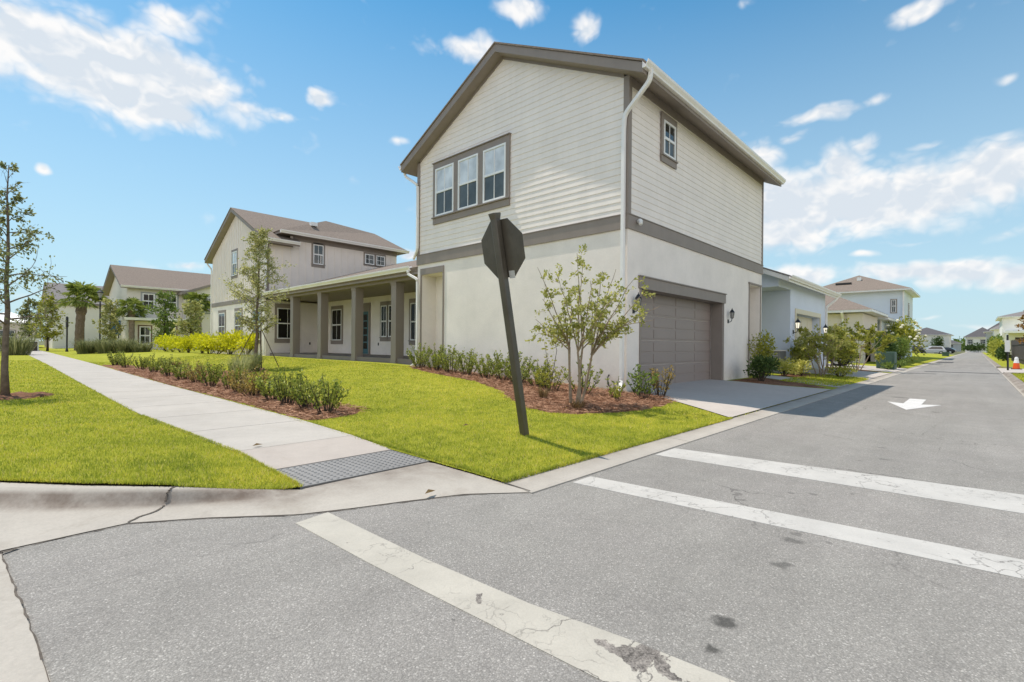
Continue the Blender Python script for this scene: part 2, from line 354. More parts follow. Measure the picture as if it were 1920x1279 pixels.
# soil under the lawn, mulch
def ground_mat(name, stops, scales=(.5, 6, 60), rough=.95):
    m, t, p = newmat(name)
    pos = wpos(t)
    a = t.noise(pos, scales[0], 5, .6); b_ = t.noise(pos, scales[1], 5, .65); c_ = t.noise(pos, scales[2], 3, .7)
    f = t.math('ADD', t.math('MULTIPLY', a, .34), t.math('ADD', t.math('MULTIPLY', b_, .33), t.math('MULTIPLY', c_, .33)))
    c = t.ramp(f, stops)
    t.l.new(c, p.inputs['Base Color']); p.inputs['Roughness'].default_value = rough; p.inputs['Specular IOR Level'].default_value = .1
    b = t.new('ShaderNodeBump', inp={'Strength': .8, 'Distance': .03, 'Height': t.math('ADD', b_, c_)}); t.l.new(b.outputs[0], p.inputs['Normal'])
    return m
LAWN = ground_mat('lawn_turf', [(.38, (.20, .235, .024)), (.5, (.32, .33, .035)), (.62, (.44, .42, .06))])
MULCH = ground_mat('mulch_pine', [(.38, (.10, .050, .030)), (.5, (.23, .118, .070)), (.62, (.38, .22, .14))], (1.5, 14, 90))
STRAW = None
def leafmat(name, dark, light, trans=.35, rough=.5, spec=.4, dry=None):
    m, t, p = newmat(name)
    g = t.new('ShaderNodeNewGeometry')
    r = g.outputs['Random Per Island']
    c = t.mix(r, dark, light)
    if dry: c = t.mix(t.maprange(t.math('FRACT', t.math('MULTIPLY', r, 37.0)), .90, .93), c, dry)
    t.l.new(c, p.inputs['Base Color']); p.inputs['Roughness'].default_value = rough; p.inputs['Specular IOR Level'].default_value = spec
    if trans:
        tr = t.new('ShaderNodeBsdfTranslucent', inp={'Color': c})
        mx = t.new('ShaderNodeMixShader', inp={0: trans, 1: p.outputs[0], 2: tr.outputs[0]})
        t.l.new(mx.outputs[0], t.n['Material Output'].inputs[0])
    return m
GRASSM = leafmat('grass_blade', (.27, .325, .034), (.66, .63, .08), .38, .7, .1, dry=(.66, .55, .22))
def vary(m):
    # patchy lawn: greener and drier areas metres across
    t = NT(m.node_tree); pos = wpos(t)
    p = t.n['Principled BSDF']; src = p.inputs['Base Color'].links[0].from_socket
    n = t.math('ADD', t.math('MULTIPLY', t.noise(pos, .75, 5, .65), .5), t.math('MULTIPLY', t.noise(pos, 3.4, 4, .65), .5))
    hsv = t.new('ShaderNodeHueSaturation', inp={'Color': src, 'Hue': t.maprange(n, .40, .60, .526, .486), 'Value': t.maprange(n, .40, .60, .66, 1.18)})
    t.l.new(hsv.outputs[0], p.inputs['Base Color'])
    for nd in t.n:
        if nd.type == 'BSDF_TRANSLUCENT': t.l.new(hsv.outputs[0], nd.inputs['Color'])
vary(GRASSM)
FARG = ground_mat('far_ground', [(.38, (.11, .12, .06)), (.5, (.15, .155, .08)), (.62, (.20, .19, .11))], (.05, .5, 4))
STRAW = leafmat('pine_straw', (.17, .08, .045), (.52, .31, .20), .0, .8, .1)
LEAF_SHRUB = leafmat('leaf_shrub', (0.112, 0.167, 0.023), (0.423, 0.45, 0.091), 0.32, 0.5, 0.25)
LEAF_BRONZE = leafmat('leaf_bronze', (0.185, 0.154, 0.038), (0.514, 0.364, 0.113), 0.32, 0.5, 0.25)
LEAF_DARK = leafmat('leaf_dark', (0.035, 0.072, 0.02), (0.13, 0.192, 0.05), 0.30000000000000004, 0.5, 0.25)
LEAF_MYRTLE = leafmat('leaf_myrtle', (.25, .28, .06), (.56, .54, .16), .45, .5, .25)
LEAF_OAK = leafmat('leaf_oak', (0.206, 0.238, 0.077), (0.661, 0.629, 0.26), 0.44999999999999996, 0.5, 0.25)
LEAF_OAKD = leafmat('leaf_oak_dark', (0.106, 0.136, 0.043), (0.38, 0.384, 0.144), 0.4, 0.5, 0.25)
LEAF_YEL = leafmat('leaf_yellow', (.38, .40, .015), (.76, .73, .03), .42, .5, .25)
LEAF_YG = leafmat('leaf_yellow_green', (.19, .22, .03), (.52, .50, .085), .42, .5, .25)
LEAF_GRN = leafmat('leaf_green', (0.091, 0.15, 0.03), (0.259, 0.33, 0.068), 0.4, 0.5, 0.25)
LEAF_PALM = leafmat('leaf_palm', (0.123, 0.176, 0.032), (0.346, 0.4, 0.086), 0.35, 0.5, 0.25)
LEAF_ORN = leafmat('leaf_ornamental_grass', (0.119, 0.142, 0.061), (0.306, 0.311, 0.146), 0.4, 0.7, 0.1)
LEAF_ORNP = leafmat('leaf_pale_grass', (0.211, 0.24, 0.097), (0.467, 0.456, 0.216), 0.4, 0.7, 0.1)
LEAF_LIME = leafmat('leaf_lime_variegated', (.42, .42, .05), (.72, .68, .22), .35, .5, .3)
LEAF_RED = leafmat('leaf_russet', (0.211, 0.12, 0.022), (0.389, 0.204, 0.043), 0.4, 0.5, 0.25)
LEAF_TWIG = leafmat('leaf_dry', (0.1, 0.065, 0.029), (0.281, 0.195, 0.094), 0.2, 0.7, 0.1)

# ------------------------------------------------------------------ mesh helpers
ORG = {}
class MB:
    def __init__(s): s.v = []; s.f = []
    def quad(s, *p):
        b = len(s.v); s.v += [tuple(q) for q in p]; s.f.append(tuple(range(b, b + len(p)))); return s
    def box(s, x0, x1, y0, y1, z0, z1):
        b = len(s.v)
        s.v += [(x0, y0, z0), (x1, y0, z0), (x1, y1, z0), (x0, y1, z0), (x0, y0, z1), (x1, y0, z1), (x1, y1, z1), (x0, y1, z1)]
        s.f += [tuple(b + i for i in q) for q in ((0, 3, 2, 1), (4, 5, 6, 7), (0, 1, 5, 4), (1, 2, 6, 5), (2, 3, 7, 6), (3, 0, 4, 7))]
        return s
    def prism(s, poly, a, b):
        """poly of 3-D points shifted by vectors a and b: a closed prism"""
        n = len(poly); k = len(s.v)
        s.v += [tuple(Vector(p) + Vector(a)) for p in poly] + [tuple(Vector(p) + Vector(b)) for p in poly]
        s.f.append(tuple(k + i for i in range(n))[::-1]); s.f.append(tuple(k + n + i for i in range(n)))
        for i in range(n): j = (i + 1) % n; s.f.append((k + i, k + j, k + n + j, k + n + i))
        return s
    def tube(s, pts, rad, k=6, cap=True, flat=None, up=(0, 0, 1)):
        pts = [Vector(p) for p in pts]; n = len(pts)
        if not isinstance(rad, (list, tuple)): rad = [rad] * n
        b = len(s.v)
        for i, p in enumerate(pts):
            d = (pts[min(i + 1, n - 1)] - pts[max(i - 1, 0)]).normalized()
            u = Vector(up)
            if abs(d.dot(u)) > .95: u = Vector((0, 1, 0)) if abs(d.y) < .9 else Vector((1, 0, 0))
            a = d.cross(u).normalized(); c = a.cross(d)
            for j in range(k):
                t = 2 * math.pi * (j + .5) / k
                ra, rc = (rad[i], rad[i]) if flat is None else (rad[i], rad[i] * flat)
                s.v.append(tuple(p + a * math.cos(t) * ra + c * math.sin(t) * rc))
        for i in range(n - 1):
            for j in range(k):
                q = (j + 1) % k
                s.f.append((b + i * k + j, b + i * k + q, b + (i + 1) * k + q, b + (i + 1) * k + j))
        if cap:
            s.f.append(tuple(b + j for j in range(k))[::-1]); s.f.append(tuple(b + (n - 1) * k + j for j in range(k)))
        return s
    def lathe(s, prof, k=16, c=(0, 0, 0)):
        b = len(s.v); n = len(prof)
        for r, z in prof:
            for j in range(k):
                t = 2 * math.pi * j / k; s.v.append((c[0] + r * math.cos(t), c[1] + r * math.sin(t), c[2] + z))
        for i in range(n - 1):
            for j in range(k):
                q = (j + 1) % k; s.f.append((b + i * k + j, b + i * k + q, b + (i + 1) * k + q, b + (i + 1) * k + j))
        s.f.append(tuple(b + j for j in range(k))[::-1]); s.f.append(tuple(b + (n - 1) * k + j for j in range(k)))
        return s
    def join(s, o):
        b = len(s.v); s.v += o.v; s.f += [tuple(i + b for i in q) for q in o.f]; return s
    def build(s, name, mat, parent=None, smooth=False, bevel=0.0):
        return mesh_obj(name, s.v, s.f, mat, parent, smooth, bevel)
def mesh_obj(name, v, f, mat, parent=None, smooth=False, bevel=0.0):
    me = bpy.data.meshes.new(name)
    org = ORG.get(parent.name, (0, 0, 0)) if parent else (0, 0, 0)
    v = np.asarray(v, float).reshape(-1, 3) - np.asarray(org)
    me.from_pydata(v.tolist(), [], f)
    me.materials.append(mat)
    if smooth: me.polygons.foreach_set('use_smooth', [True] * len(me.polygons))
    me.update()
    o = bpy.data.objects.new(name, me); COL.objects.link(o)
    if parent: o.parent = parent; ORG[o.name] = org
    if bevel:
        b = o.modifiers.new('bevel', 'BEVEL'); b.width = bevel; b.segments = 2; b.limit_method = 'ANGLE'
    return o
def np_mesh(name, V, F, mat, parent=None, org=None):
    """fast mesh from arrays; F is (n,k)"""
    me = bpy.data.meshes.new(name)
    if parent is not None: V = V - np.asarray(ORG.get(parent.name, (0, 0, 0)))
    me.vertices.add(len(V)); me.vertices.foreach_set('co', V.astype(np.float32).ravel())
    n, k = F.shape
    me.loops.add(n * k); me.loops.foreach_set('vertex_index', F.astype(np.int32).ravel())
    me.polygons.add(n); me.polygons.foreach_set('loop_start', np.arange(0, n * k, k, dtype=np.int32))
    me.polygons.foreach_set('loop_total', np.full(n, k, np.int32))
    me.materials.append(mat); me.update(calc_edges=True)
    o = bpy.data.objects.new(name, me); COL.objects.link(o)
    if parent is not None: o.parent = parent; ORG[o.name] = ORG.get(parent.name, (0, 0, 0))
    return o
def tag(o, label=None, cat=None, group=None, kind=None):
    if label: o['label'] = label
    if cat: o['category'] = cat
    if group: o['group'] = group
    if kind: o['kind'] = kind
    return o
def empty(name, loc, label, cat, group=None):
    o = bpy.data.objects.new(name, None); COL.objects.link(o); o.location = loc; o.empty_display_size = .3
    ORG[o.name] = tuple(loc)
    return tag(o, label, cat, group)
def struct(o, label, cat): return tag(o, label, cat, None, 'structure')
def copy_thing(src, loc, rz, sc, label, group=None):
    c = src.copy(); COL.objects.link(c); c.location = loc; c.rotation_euler = (0, 0, rz); c.scale = (sc, sc, sc) if not isinstance(sc, tuple) else sc
    c['label'] = label
    if group: c['group'] = group
    for ch in list(src.children):
        k = ch.copy(); COL.objects.link(k); k.parent = c
        for g in list(ch.children):
            q = g.copy(); COL.objects.link(q); q.parent = k
    return c

# ------------------------------------------------------------------ terrain heights
def zs(y): return np.interp(y, [2.8, 6, 12, 28, 50, 100], [.03, .05, .1, .2, .25, .3])
def zh(y): return np.interp(y, [2.9, 5.5, 13.2, 15, 27, 60], [.02, .17, .46, .5, .52, .4])
def zt(x, y):
    x = np.asarray(x, float); y = np.asarray(y, float)
    t = np.clip((x - 3.2) / 5.5, 0, 1); t = t * t * (3 - 2 * t)
    return np.where(y > 2.9, zs(y) * (1 - t) + zh(y) * t, .02)

def patch(name, xs, ys, mat, dz=0.0, zf=zt, keep=None):
    X, Y = np.meshgrid(xs, ys, indexing='ij'); Z = zf(X, Y) + dz
    V = np.stack([X, Y, Z], -1).reshape(-1, 3); nx, ny = len(xs), len(ys)
    i, j = np.meshgrid(np.arange(nx - 1), np.arange(ny - 1), indexing='ij')
    a = i * ny + j
    F = np.stack([a, a + ny, a + ny + 1, a + 1], -1).reshape(-1, 4)
    if keep is not None:
        cx = V[F].mean(1); F = F[keep(cx[:, 0], cx[:, 1])]
    return np_mesh(name, V, F, mat)
def inpoly(poly):
    P = np.asarray(poly)
    def f(x, y):
        r = np.zeros(x.shape, bool); n = len(P)
        for i in range(n):
            x1, y1 = P[i]; x2, y2 = P[(i + 1) % n]
            c = ((y1 > y) != (y2 > y)) & (x < (x2 - x1) * (y - y1) / (y2 - y1 + 1e-12) + x1)
            r ^= c
        return r
    return f
def drape(name, poly, mat, dz, step=.12, zf=zt, bump=0.0, thick=.06):
    """a polygon laid on the terrain as a sheet with an uneven top and a small skirt"""
    from mathutils.geometry import delaunay_2d_cdt
    rg = np.random.default_rng(sum(map(ord, name)) + len(poly))
    P = []
    n = len(poly)
    for i in range(n):
        a = np.array(poly[i]); b = np.array(poly[(i + 1) % n]); L = np.linalg.norm(b - a); m = max(1, int(L / step))
        nrm = np.array([-(b - a)[1], (b - a)[0]]) / max(L, 1e-6)
        for k in range(m): P.append(a + (b - a) * k / m + nrm * rg.normal(0, bump * .6))
    P = np.array(P)
    f = inpoly(P)
    x0, y0 = P.min(0); x1, y1 = P.max(0)
    gx, gy = np.meshgrid(np.arange(x0, x1, step), np.arange(y0, y1, step)); g = np.stack([gx.ravel(), gy.ravel()], -1) + rg.uniform(-.3, .3, (gx.size, 2)) * step
    g = g[f(g[:, 0], g[:, 1])]
    # keep inner points a little away from the outline
    dist = np.min(np.linalg.norm(g[:, None, :] - P[None, :, :], axis=2), 1) if len(g) else np.zeros(0)
    ok = dist > step * .6; g = g[ok]; dist = dist[ok]
    pts = [Vector(p) for p in P] + [Vector(p) for p in g]
    r = delaunay_2d_cdt(pts, [], [list(range(len(P)))], 1, 1e-5)
    V2 = np.array([tuple(v) for v in r[0]]); F = [tuple(q) for q in r[2]]
    d2 = np.min(np.linalg.norm(V2[:, None, :] - P[None, :, :], axis=2), 1)
    Z = zf(V2[:, 0], V2[:, 1]) + dz * (np.clip(d2 / .15, 0.1, 1) if bump else 1.0) + (rg.normal(0, bump * .35, len(V2)) * (d2 > .05) if bump else 0)
    return mesh_obj(name, np.column_stack([V2, Z]), F, mat, smooth=True)

# ------------------------------------------------------------------ plants
def leaves(P, D, L, Wd, rg, fold=.25, droop=0.0):
    """folded leaf of two triangles at every point P, pointing along D"""
    n = len(P); D = D / (np.linalg.norm(D, axis=1, keepdims=True) + 1e-9)
    R = rg.normal(size=(n, 3)); side = np.cross(D, R); side /= np.linalg.norm(side, axis=1, keepdims=True) + 1e-9
    nor = np.cross(side, D)
    L = np.broadcast_to(np.asarray(L, float), (n,))[:, None]; Wd = np.broadcast_to(np.asarray(Wd, float), (n,))[:, None]
    mid = P + D * L * .5; tip = P + D * L - np.array([0, 0, 1]) * L * droop
    a = mid + side * Wd * .5 + nor * Wd * fold; b = mid - side * Wd * .5 + nor * Wd * fold
    V = np.stack([P, a, tip, b], 1).reshape(-1, 3)
    k = np.arange(n) * 4
    F = np.stack([np.stack([k, k + 1, k + 2], -1), np.stack([k, k + 2, k + 3], -1)], 1).reshape(-1, 3)
    return V, F
def add_leaves(acc, V, F):
    b = sum(len(v) for v, _ in acc); acc.append((V, F + b))
def leaf_obj(name, acc, mat, parent):
    return np_mesh(name, np.concatenate([v for v, _ in acc]), np.concatenate([f for _, f in acc]), mat, parent)

def unit(v): v = np.asarray(v, float); return v / np.linalg.norm(v)
def branch_path(rg, p0, d, L, n=5, wob=.12, up=.15):
    pts = [np.array(p0, float)]; d = unit(d)
    for i in range(n):
        d = unit(d + rg.normal(0, wob, 3) + np.array([0, 0, up / n])); pts.append(pts[-1] + d * L / n)
    return pts
def make_tree(name, loc, label, H, r0, lmat, bmat, cz=.3, lowL=1.0, topL=.25, nb=26, leaf=.07, lpt=14, seed=1, lean=(0, 0), el0=.25, group=None, twigs=5, shape=None, spread=.10, tipbare=0.0, cat='tree', wid=.55):
    rg = np.random.default_rng(seed)
    t = empty(name, loc, label, cat, group); o = np.array(loc, float)
    mb = MB(); acc = []
    tp = [o + np.array([lean[0] * (k / 8) ** 1.3 + (rg.normal(0, .012) * H * .3 if 0 < k else 0), lean[1] * (k / 8) ** 1.3 + (rg.normal(0, .012) * H * .3 if k else 0), H * k / 8]) for k in range(9)]
    tp[0][2] -= .05
    mb.tube(tp, [r0 * (1.25 if k == 0 else 1) * (1 - k / 8 * .88) for k in range(9)], 8)
    ang = rg.uniform(0, 6.28)
    tpa = np.array(tp)
    for i in range(nb):
        u = (i + .5) / nb; h = cz + (1 - cz) * u * (1 - tipbare * .0)
        k = h * 8; j = min(int(k), 7); base = tpa[j] + (tpa[j + 1] - tpa[j]) * (k - j)
        ang += 2.4 + rg.normal(0, .35)
        f = shape(u) if shape else 1 - u
        L = (topL + (lowL - topL) * f) * rg.uniform(.75, 1.2)
        e = el0 + (.9 - el0) * u * .8 + rg.normal(0, .15)
        d = np.array([math.cos(ang) * math.cos(e), math.sin(ang) * math.cos(e), math.sin(e)])
        bp_ = branch_path(rg, base, d, L)
        rb = max(r0 * (1 - h * .85) * .42, .004)
        mb.tube(bp_, [rb * (1 - q / 6.5) for q in range(6)], 5, cap=False)
        for w in range(twigs):
            q = rg.uniform(.3, 1.0) * 5; jj = min(int(q), 4); s0 = bp_[jj] + (bp_[jj + 1] - bp_[jj]) * (q - jj)
            dd = unit(bp_[jj + 1] - bp_[jj] + rg.normal(0, .65, 3)); tl = L * rg.uniform(.18, .42)
            tw = branch_path(rg, s0, dd, tl, 3, .2, .1)
            mb.tube(tw, [rb * .4, rb * .3, rb * .22, rb * .12], 3, cap=False)
            if u > 1 - tipbare and rg.uniform() < .8: continue
            n = int(lpt * rg.uniform(.5, 1.4))
            tw = np.array(tw); qs = rg.uniform(.1, 3, n); ji = np.minimum(qs.astype(int), 2)
            Pp = tw[ji] + (tw[ji + 1] - tw[ji]) * (qs - ji)[:, None] + rg.normal(0, spread * tl + .01, (n, 3))
            Dd = rg.normal(0, .7, (n, 3)) + dd; Dd[:, 2] -= .1
            V, F = leaves(Pp, Dd, leaf * rg.uniform(.7, 1.3, n), leaf * wid * rg.uniform(.8, 1.2, n), rg)
            add_leaves(acc, V, F)
    mb.build('trunk', bmat, t, smooth=True)
    leaf_obj('crown', acc, lmat, t)
    return t

def make_shrub(name, loc, label, H, R, ns, lmat, group=None, seed=1, leaf=.06, per=16, bmat=None, upright=.8, cat='shrub', wid=.5, stems=True):
    """stems fanning from the ground, each clothed with leaves"""
    rg = np.random.default_rng(seed); t = empty(name, loc, label, cat, group); o = np.array(loc, float)
    mb = MB(); acc = []
    for i in range(ns):
        a = rg.uniform(0, 6.28); rr = R * math.sqrt(rg.uniform(0, 1)); hh = H * rg.uniform(.65, 1.05) * (1 - .35 * (rr / R) ** 2)
        p0 = o + np.array([math.cos(a) * rr * .3, math.sin(a) * rr * .3, -.02])
        p1 = o + np.array([math.cos(a) * rr, math.sin(a) * rr, hh])
        mid = (p0 + p1) / 2 + rg.normal(0, .04 * H, 3) + np.array([0, 0, hh * .05])
        mb.tube([p0, mid, p1], [.009, .006, .003], 4, cap=False)
        n = int(per * rg.uniform(.8, 1.2)); q = rg.uniform(.22, 1.02, n)[:, None]
        P = (1 - q) ** 2 * p0 + 2 * q * (1 - q) * mid + q * q * p1 + rg.normal(0, .012, (n, 3))
        th = rg.uniform(0, 6.28, n)
        D = np.stack([np.cos(th), np.sin(th), np.full(n, upright)], -1) + rg.normal(0, .2, (n, 3))
        V, F = leaves(P, D, leaf * rg.uniform(.7, 1.25, n), leaf * wid * rg.uniform(.8, 1.2, n), rg, .18)
        add_leaves(acc, V, F)
    if stems: mb.build('stems', bmat or BARKD, t)
    leaf_obj('foliage', acc, lmat, t)
    return t

def make_mound(name, loc, label, rx, ry, H, lmat, n=900, leaf=.09, group=None, seed=1, cat='shrub', wid=.55, up=.5):
    """dense bush: leaves through a lumpy volume, with a woody core"""
    rg = np.random.default_rng(seed); t = empty(name, loc, label, cat, group); o = np.array(loc, float)
    lob = [(rg.uniform(-.55, .55) * rx, rg.uniform(-.55, .55) * ry, rg.uniform(.35, .75) * H, rg.uniform(.38, .62)) for _ in range(9)]
    per = n // len(lob); acc = []; mb = MB()
    for (x, y, z, s) in lob:
        c = o + np.array([x, y, z])
        mb.tube([o + np.array([x * .15, y * .15, -.03]), o + np.array([x * .6, y * .6, z * .5]), c], [.02, .014, .006], 4, cap=False)
        u = rg.normal(size=(per, 3)); u /= np.linalg.norm(u, axis=1, keepdims=True)
        rad = rg.uniform(.45, 1.05, per)[:, None]
        P = c + u * rad * np.array([rx, ry, H * .55]) * s
        P[:, 2] = np.maximum(P[:, 2], o[2] + .03)
        D = u + rg.normal(0, .5, (per, 3)) + np.array([0, 0, up])
        V, F = leaves(P, D, leaf * rg.uniform(.7, 1.3, per), leaf * wid * rg.uniform(.8, 1.2, per), rg)
        add_leaves(acc, V, F)
    mb.build('stems', BARKD, t); leaf_obj('foliage', acc, lmat, t)
    return t

def make_grass(name, loc, label, R, H, n, lmat, group=None, seed=1, w=.012, cat='grass clump', base=.25):
    """clump of arching blades"""
    rg = np.random.default_rng(seed); t = empty(name, loc, label, cat, group); o = np.array(loc, float)
    a = rg.uniform(0, 6.28, n); r = np.sqrt(rg.uniform(0, 1, n)) * R * base
    p0 = o + np.stack([np.cos(a) * r, np.sin(a) * r, np.full(n, -.02)], -1)
    L = H * rg.uniform(.6, 1.1, n); out = R * rg.uniform(.3, 1.0, n)
    dirv_ = np.stack([np.cos(a + rg.normal(0, .4, n)), np.sin(a + rg.normal(0, .4, n)), np.zeros(n)], -1)
    p1 = p0 + dirv_ * (out * .4)[:, None]; p1[:, 2] += L * .7
    p2 = p0 + dirv_ * out[:, None]; p2[:, 2] += L * rg.uniform(.6, 1.0, n)
    sd = np.cross(dirv_, [0, 0, 1]) * (w * .5)
    V = np.stack([p0 - sd, p0 + sd, p1 + sd * .8, p1 - sd * .8, p2], 1).reshape(-1, 3)
    k = np.arange(n) * 5
    F = np.concatenate([np.stack([k, k + 1, k + 2], -1), np.stack([k, k + 2, k + 3], -1), np.stack([k + 3, k + 2, k + 4], -1)])
    np_mesh('blades', V, F, lmat, t)
    return t

def make_palm(name, loc, label, H, r, R, seed=1, group=None):
    rg = np.random.default_rng(seed); t = empty(name, loc, label, 'palm tree', group); o = np.array(loc, float)
    mb = MB(); n = 14; lx, ly = rg.normal(0, .12, 2)
    pts = [o + np.array([lx * (k / n) ** 2, ly * (k / n) ** 2, H * k / n - .05]) for k in range(n + 1)]
    mb.tube(pts, [r * (1.2 if k == 0 else 1.0 + .09 * (k % 2) + (.25 if k > n - 4 else 0)) for k in range(n + 1)], 9)
    mb.build('trunk', PALMB, t)
    top = pts[-1]; acc = []
    for i in range(30):
        a = i * 2.4 + rg.normal(0, .2); e = rg.uniform(-.6, 1.4)
        d = np.array([math.cos(a) * math.cos(e), math.sin(a) * math.cos(e), math.sin(e)])
        pl = R * rg.uniform(.45, .6); hub = top + d * pl + np.array([0, 0, .1])
        sd = np.cross(d, [0, 0, 1]); sd /= np.linalg.norm(sd) + 1e-9; nr = np.cross(sd, d)
        V0 = np.array([[*(top + sd * .02)], [*(hub + sd * .015)], [*(hub - sd * .015)], [*(top - sd * .02)]])
        add_leaves(acc, V0, np.array([[0, 1, 2], [0, 2, 3]]))
        m = 15; th = np.linspace(-1.9, 1.9, m) + rg.normal(0, .06, m)
        D = np.cos(th)[:, None] * d + np.sin(th)[:, None] * sd + nr * -.15; D[:, 2] -= .12
        V, F = leaves(np.repeat(hub[None], m, 0), D, R * .5 * rg.uniform(.8, 1.1, m), R * .06, rg, .2, .25)
        add_leaves(acc, V, F)
    leaf_obj('crown', acc, LEAF_PALM, t)
    return t

# ------------------------------------------------------------------ architecture helpers
class Plane:
    """a vertical wall plane; d is the distance out of the wall"""
    def __init__(s, axis, c, out):  # axis 'x': plane X=c, u runs along Y; 'y': plane Y=c, u runs along X
        s.a, s.c, s.o = axis, c, out
    def P(s, u, z, d): return (s.c + s.o * d, u, z) if s.a == 'x' else (u, s.c + s.o * d, z)
    def box(s, mb, u0, u1, z0, z1, d0, d1):
        p = s.P(u0, z0, d0); q = s.P(u1, z1, d1)
        mb.box(min(p[0], q[0]), max(p[0], q[0]), min(p[1], q[1]), max(p[1], q[1]), min(p[2], q[2]), max(p[2], q[2])); return mb
    def sheet(s, mb, u0, u1, z0, z1, d=0.0):
        mb.quad(s.P(u0, z0, d), s.P(u1, z0, d), s.P(u1, z1, d), s.P(u0, z1, d)); return mb
def wall(pl, mb, u0, u1, z0, z1, holes=()):
    """sheet with rectangular openings (u0,u1,z0,z1,depth): reveals and a back are added inside each"""
    us = sorted({u0, u1, *[h[0] for h in holes], *[h[1] for h in holes]}); zz = sorted({z0, z1, *[h[2] for h in holes], *[h[3] for h in holes]})
    us = [u for u in us if u0 <= u <= u1]; zz = [z for z in zz if z0 <= z <= z1]
    for a, b in zip(us, us[1:]):
        for c, d in zip(zz, zz[1:]):
            m_, n_ = (a + b) / 2, (c + d) / 2
            if any(h[0] < m_ < h[1] and h[2] < n_ < h[3] for h in holes): continue
            pl.sheet(mb, a, b, c, d)
    for (a, b, c, d, dep) in holes:
        P = pl.P
        mb.quad(P(a, c, 0), P(a, d, 0), P(a, d, -dep), P(a, c, -dep)); mb.quad(P(b, c, 0), P(b, c, -dep), P(b, d, -dep), P(b, d, 0))
        mb.quad(P(a, d, 0), P(b, d, 0), P(b, d, -dep), P(a, d, -dep)); mb.quad(P(a, c, -dep), P(b, c, -dep), P(b, d, -dep), P(a, d, -dep))
    return mb
def window(parent, pl, u0, u1, z0, z1, cols=2, sash=True, trim=0.0, up=None, lo=None, rows=1, head=0.0, sill=0.0, fr=.05, tmat=None, out=.0, fmat=None):
    f = MB(); zm = (z0 + z1) / 2; d0, d1 = out, out + .045
    pl.box(f, u0, u0 + fr, z0, z1, d0, d1); pl.box(f, u1 - fr, u1, z0, z1, d0, d1)
    pl.box(f, u0 + fr, u1 - fr, z1 - fr, z1, d0, d1); pl.box(f, u0 + fr, u1 - fr, z0, z0 + fr, d0, d1)
    if sash: pl.box(f, u0 + fr, u1 - fr, zm - fr * .6, zm + fr * .6, d0, d1 - .004)
    mw_ = max(.018, fr * .4)
    for k in range(1, cols):
        u = u0 + (u1 - u0) * k / cols; pl.box(f, u - mw_ / 2, u + mw_ / 2, z0 + fr, z1 - fr, d0, d1 - .012)
    nr = rows
    for k in range(1, nr):
        z = z0 + (z1 - z0) * k / nr; pl.box(f, u0 + fr, u1 - fr, z - mw_ / 2, z + mw_ / 2, d0, d1 - .014)
    o = f.build('window', fmat or WHITE, parent)
    if sash:
        pl.box(MB(), u0 + fr * .6, u1 - fr * .6, zm, z1 - fr * .6, d0 - .01, d0 + .022).build('pane', up or GLASS, o)
        pl.box(MB(), u0 + fr * .6, u1 - fr * .6, z0 + fr * .6, zm, d0 - .01, d0 + .016).build('pane', lo or GLASS, o)
    else:
        pl.box(MB(), u0 + fr * .6, u1 - fr * .6, z0 + fr * .6, z1 - fr * .6, d0 - .01, d0 + .02).build('pane', up or GLASS, o)
    if trim:
        t_ = MB(); hd = head or trim; sl = sill or trim
        pl.box(t_, u0 - trim, u0, z0 - sl, z1 + hd, d0, d0 + .03); pl.box(t_, u1, u1 + trim, z0 - sl, z1 + hd, d0, d0 + .03)
        pl.box(t_, u0, u1, z1, z1 + hd, d0, d0 + .028); pl.box(t_, u0, u1, z0 - sl, z0, d0, d0 + .028)
        pl.box(t_, u0 - trim - .02, u1 + trim + .02, z0 - .035, z0 - .003, d0, d0 + .06)
        t_.build('trim', tmat or TRIM, o)
    return o
def lantern(parent, pl, u, z, lit=False, s=1.0):
    """wall lantern: back plate, curved arm, glazed cage, roof and finial"""
    P = lambda uu, zz, dd: pl.P(u + uu * s, z + zz * s, dd * s)
    b = MB(); pl.box(b, u - .05 * s, u + .05 * s, z - .20 * s, z - .06 * s, 0, .02)
    b.tube([P(0, -.13, .01), P(0, -.16, .07), P(0, -.12, .13), P(0, -.03, .15)], .013 * s, 6)
    c = P(0, 0, .15)
    b.lathe([(.02 * s, -.03 * s), (.055 * s, -.02 * s), (.055 * s, 0)], 8, c)
    b.lathe([(.10 * s, .20 * s), (.085 * s, .235 * s), (.04 * s, .30 * s), (.015 * s, .33 * s), (.012 * s, .36 * s), (.002 * s, .38 * s)], 8, c)
    for k in range(6):
        t_ = k * math.pi / 3
        b.tube([(c[0] + math.cos(t_) * .055 * s, c[1] + math.sin(t_) * .055 * s, c[2]), (c[0] + math.cos(t_) * .085 * s, c[1] + math.sin(t_) * .085 * s, c[2] + .2 * s)], .007 * s, 4)
    o = b.build('wall_lantern', BLACK, parent)
    MB().lathe([(.048 * s, .003 * s), (.078 * s, .198 * s)], 8, c).build('lamp_glass', LAMPLIT if lit else LAMPGL, o)
    return o
def downspout(parent, pts, w=.045, mat=None):
    """rectangular pipe with round bends"""
    P = [Vector(p) for p in pts]; out = [P[0]]
    for i in range(1, len(P) - 1):
        a, b, c = P[i - 1], P[i], P[i + 1]; r = min(.12, (a - b).length * .4, (c - b).length * .4)
        p0 = b + (a - b).normalized() * r; p2 = b + (c - b).normalized() * r
        for q in range(5): t_ = q / 4; out.append(p0 * (1 - t_) ** 2 + b * 2 * t_ * (1 - t_) + p2 * t_ * t_)
    out.append(P[-1])
    return MB().tube(out, w * 1.3, 4, True).build('downspout', mat or GUTTER, parent, bevel=.008)
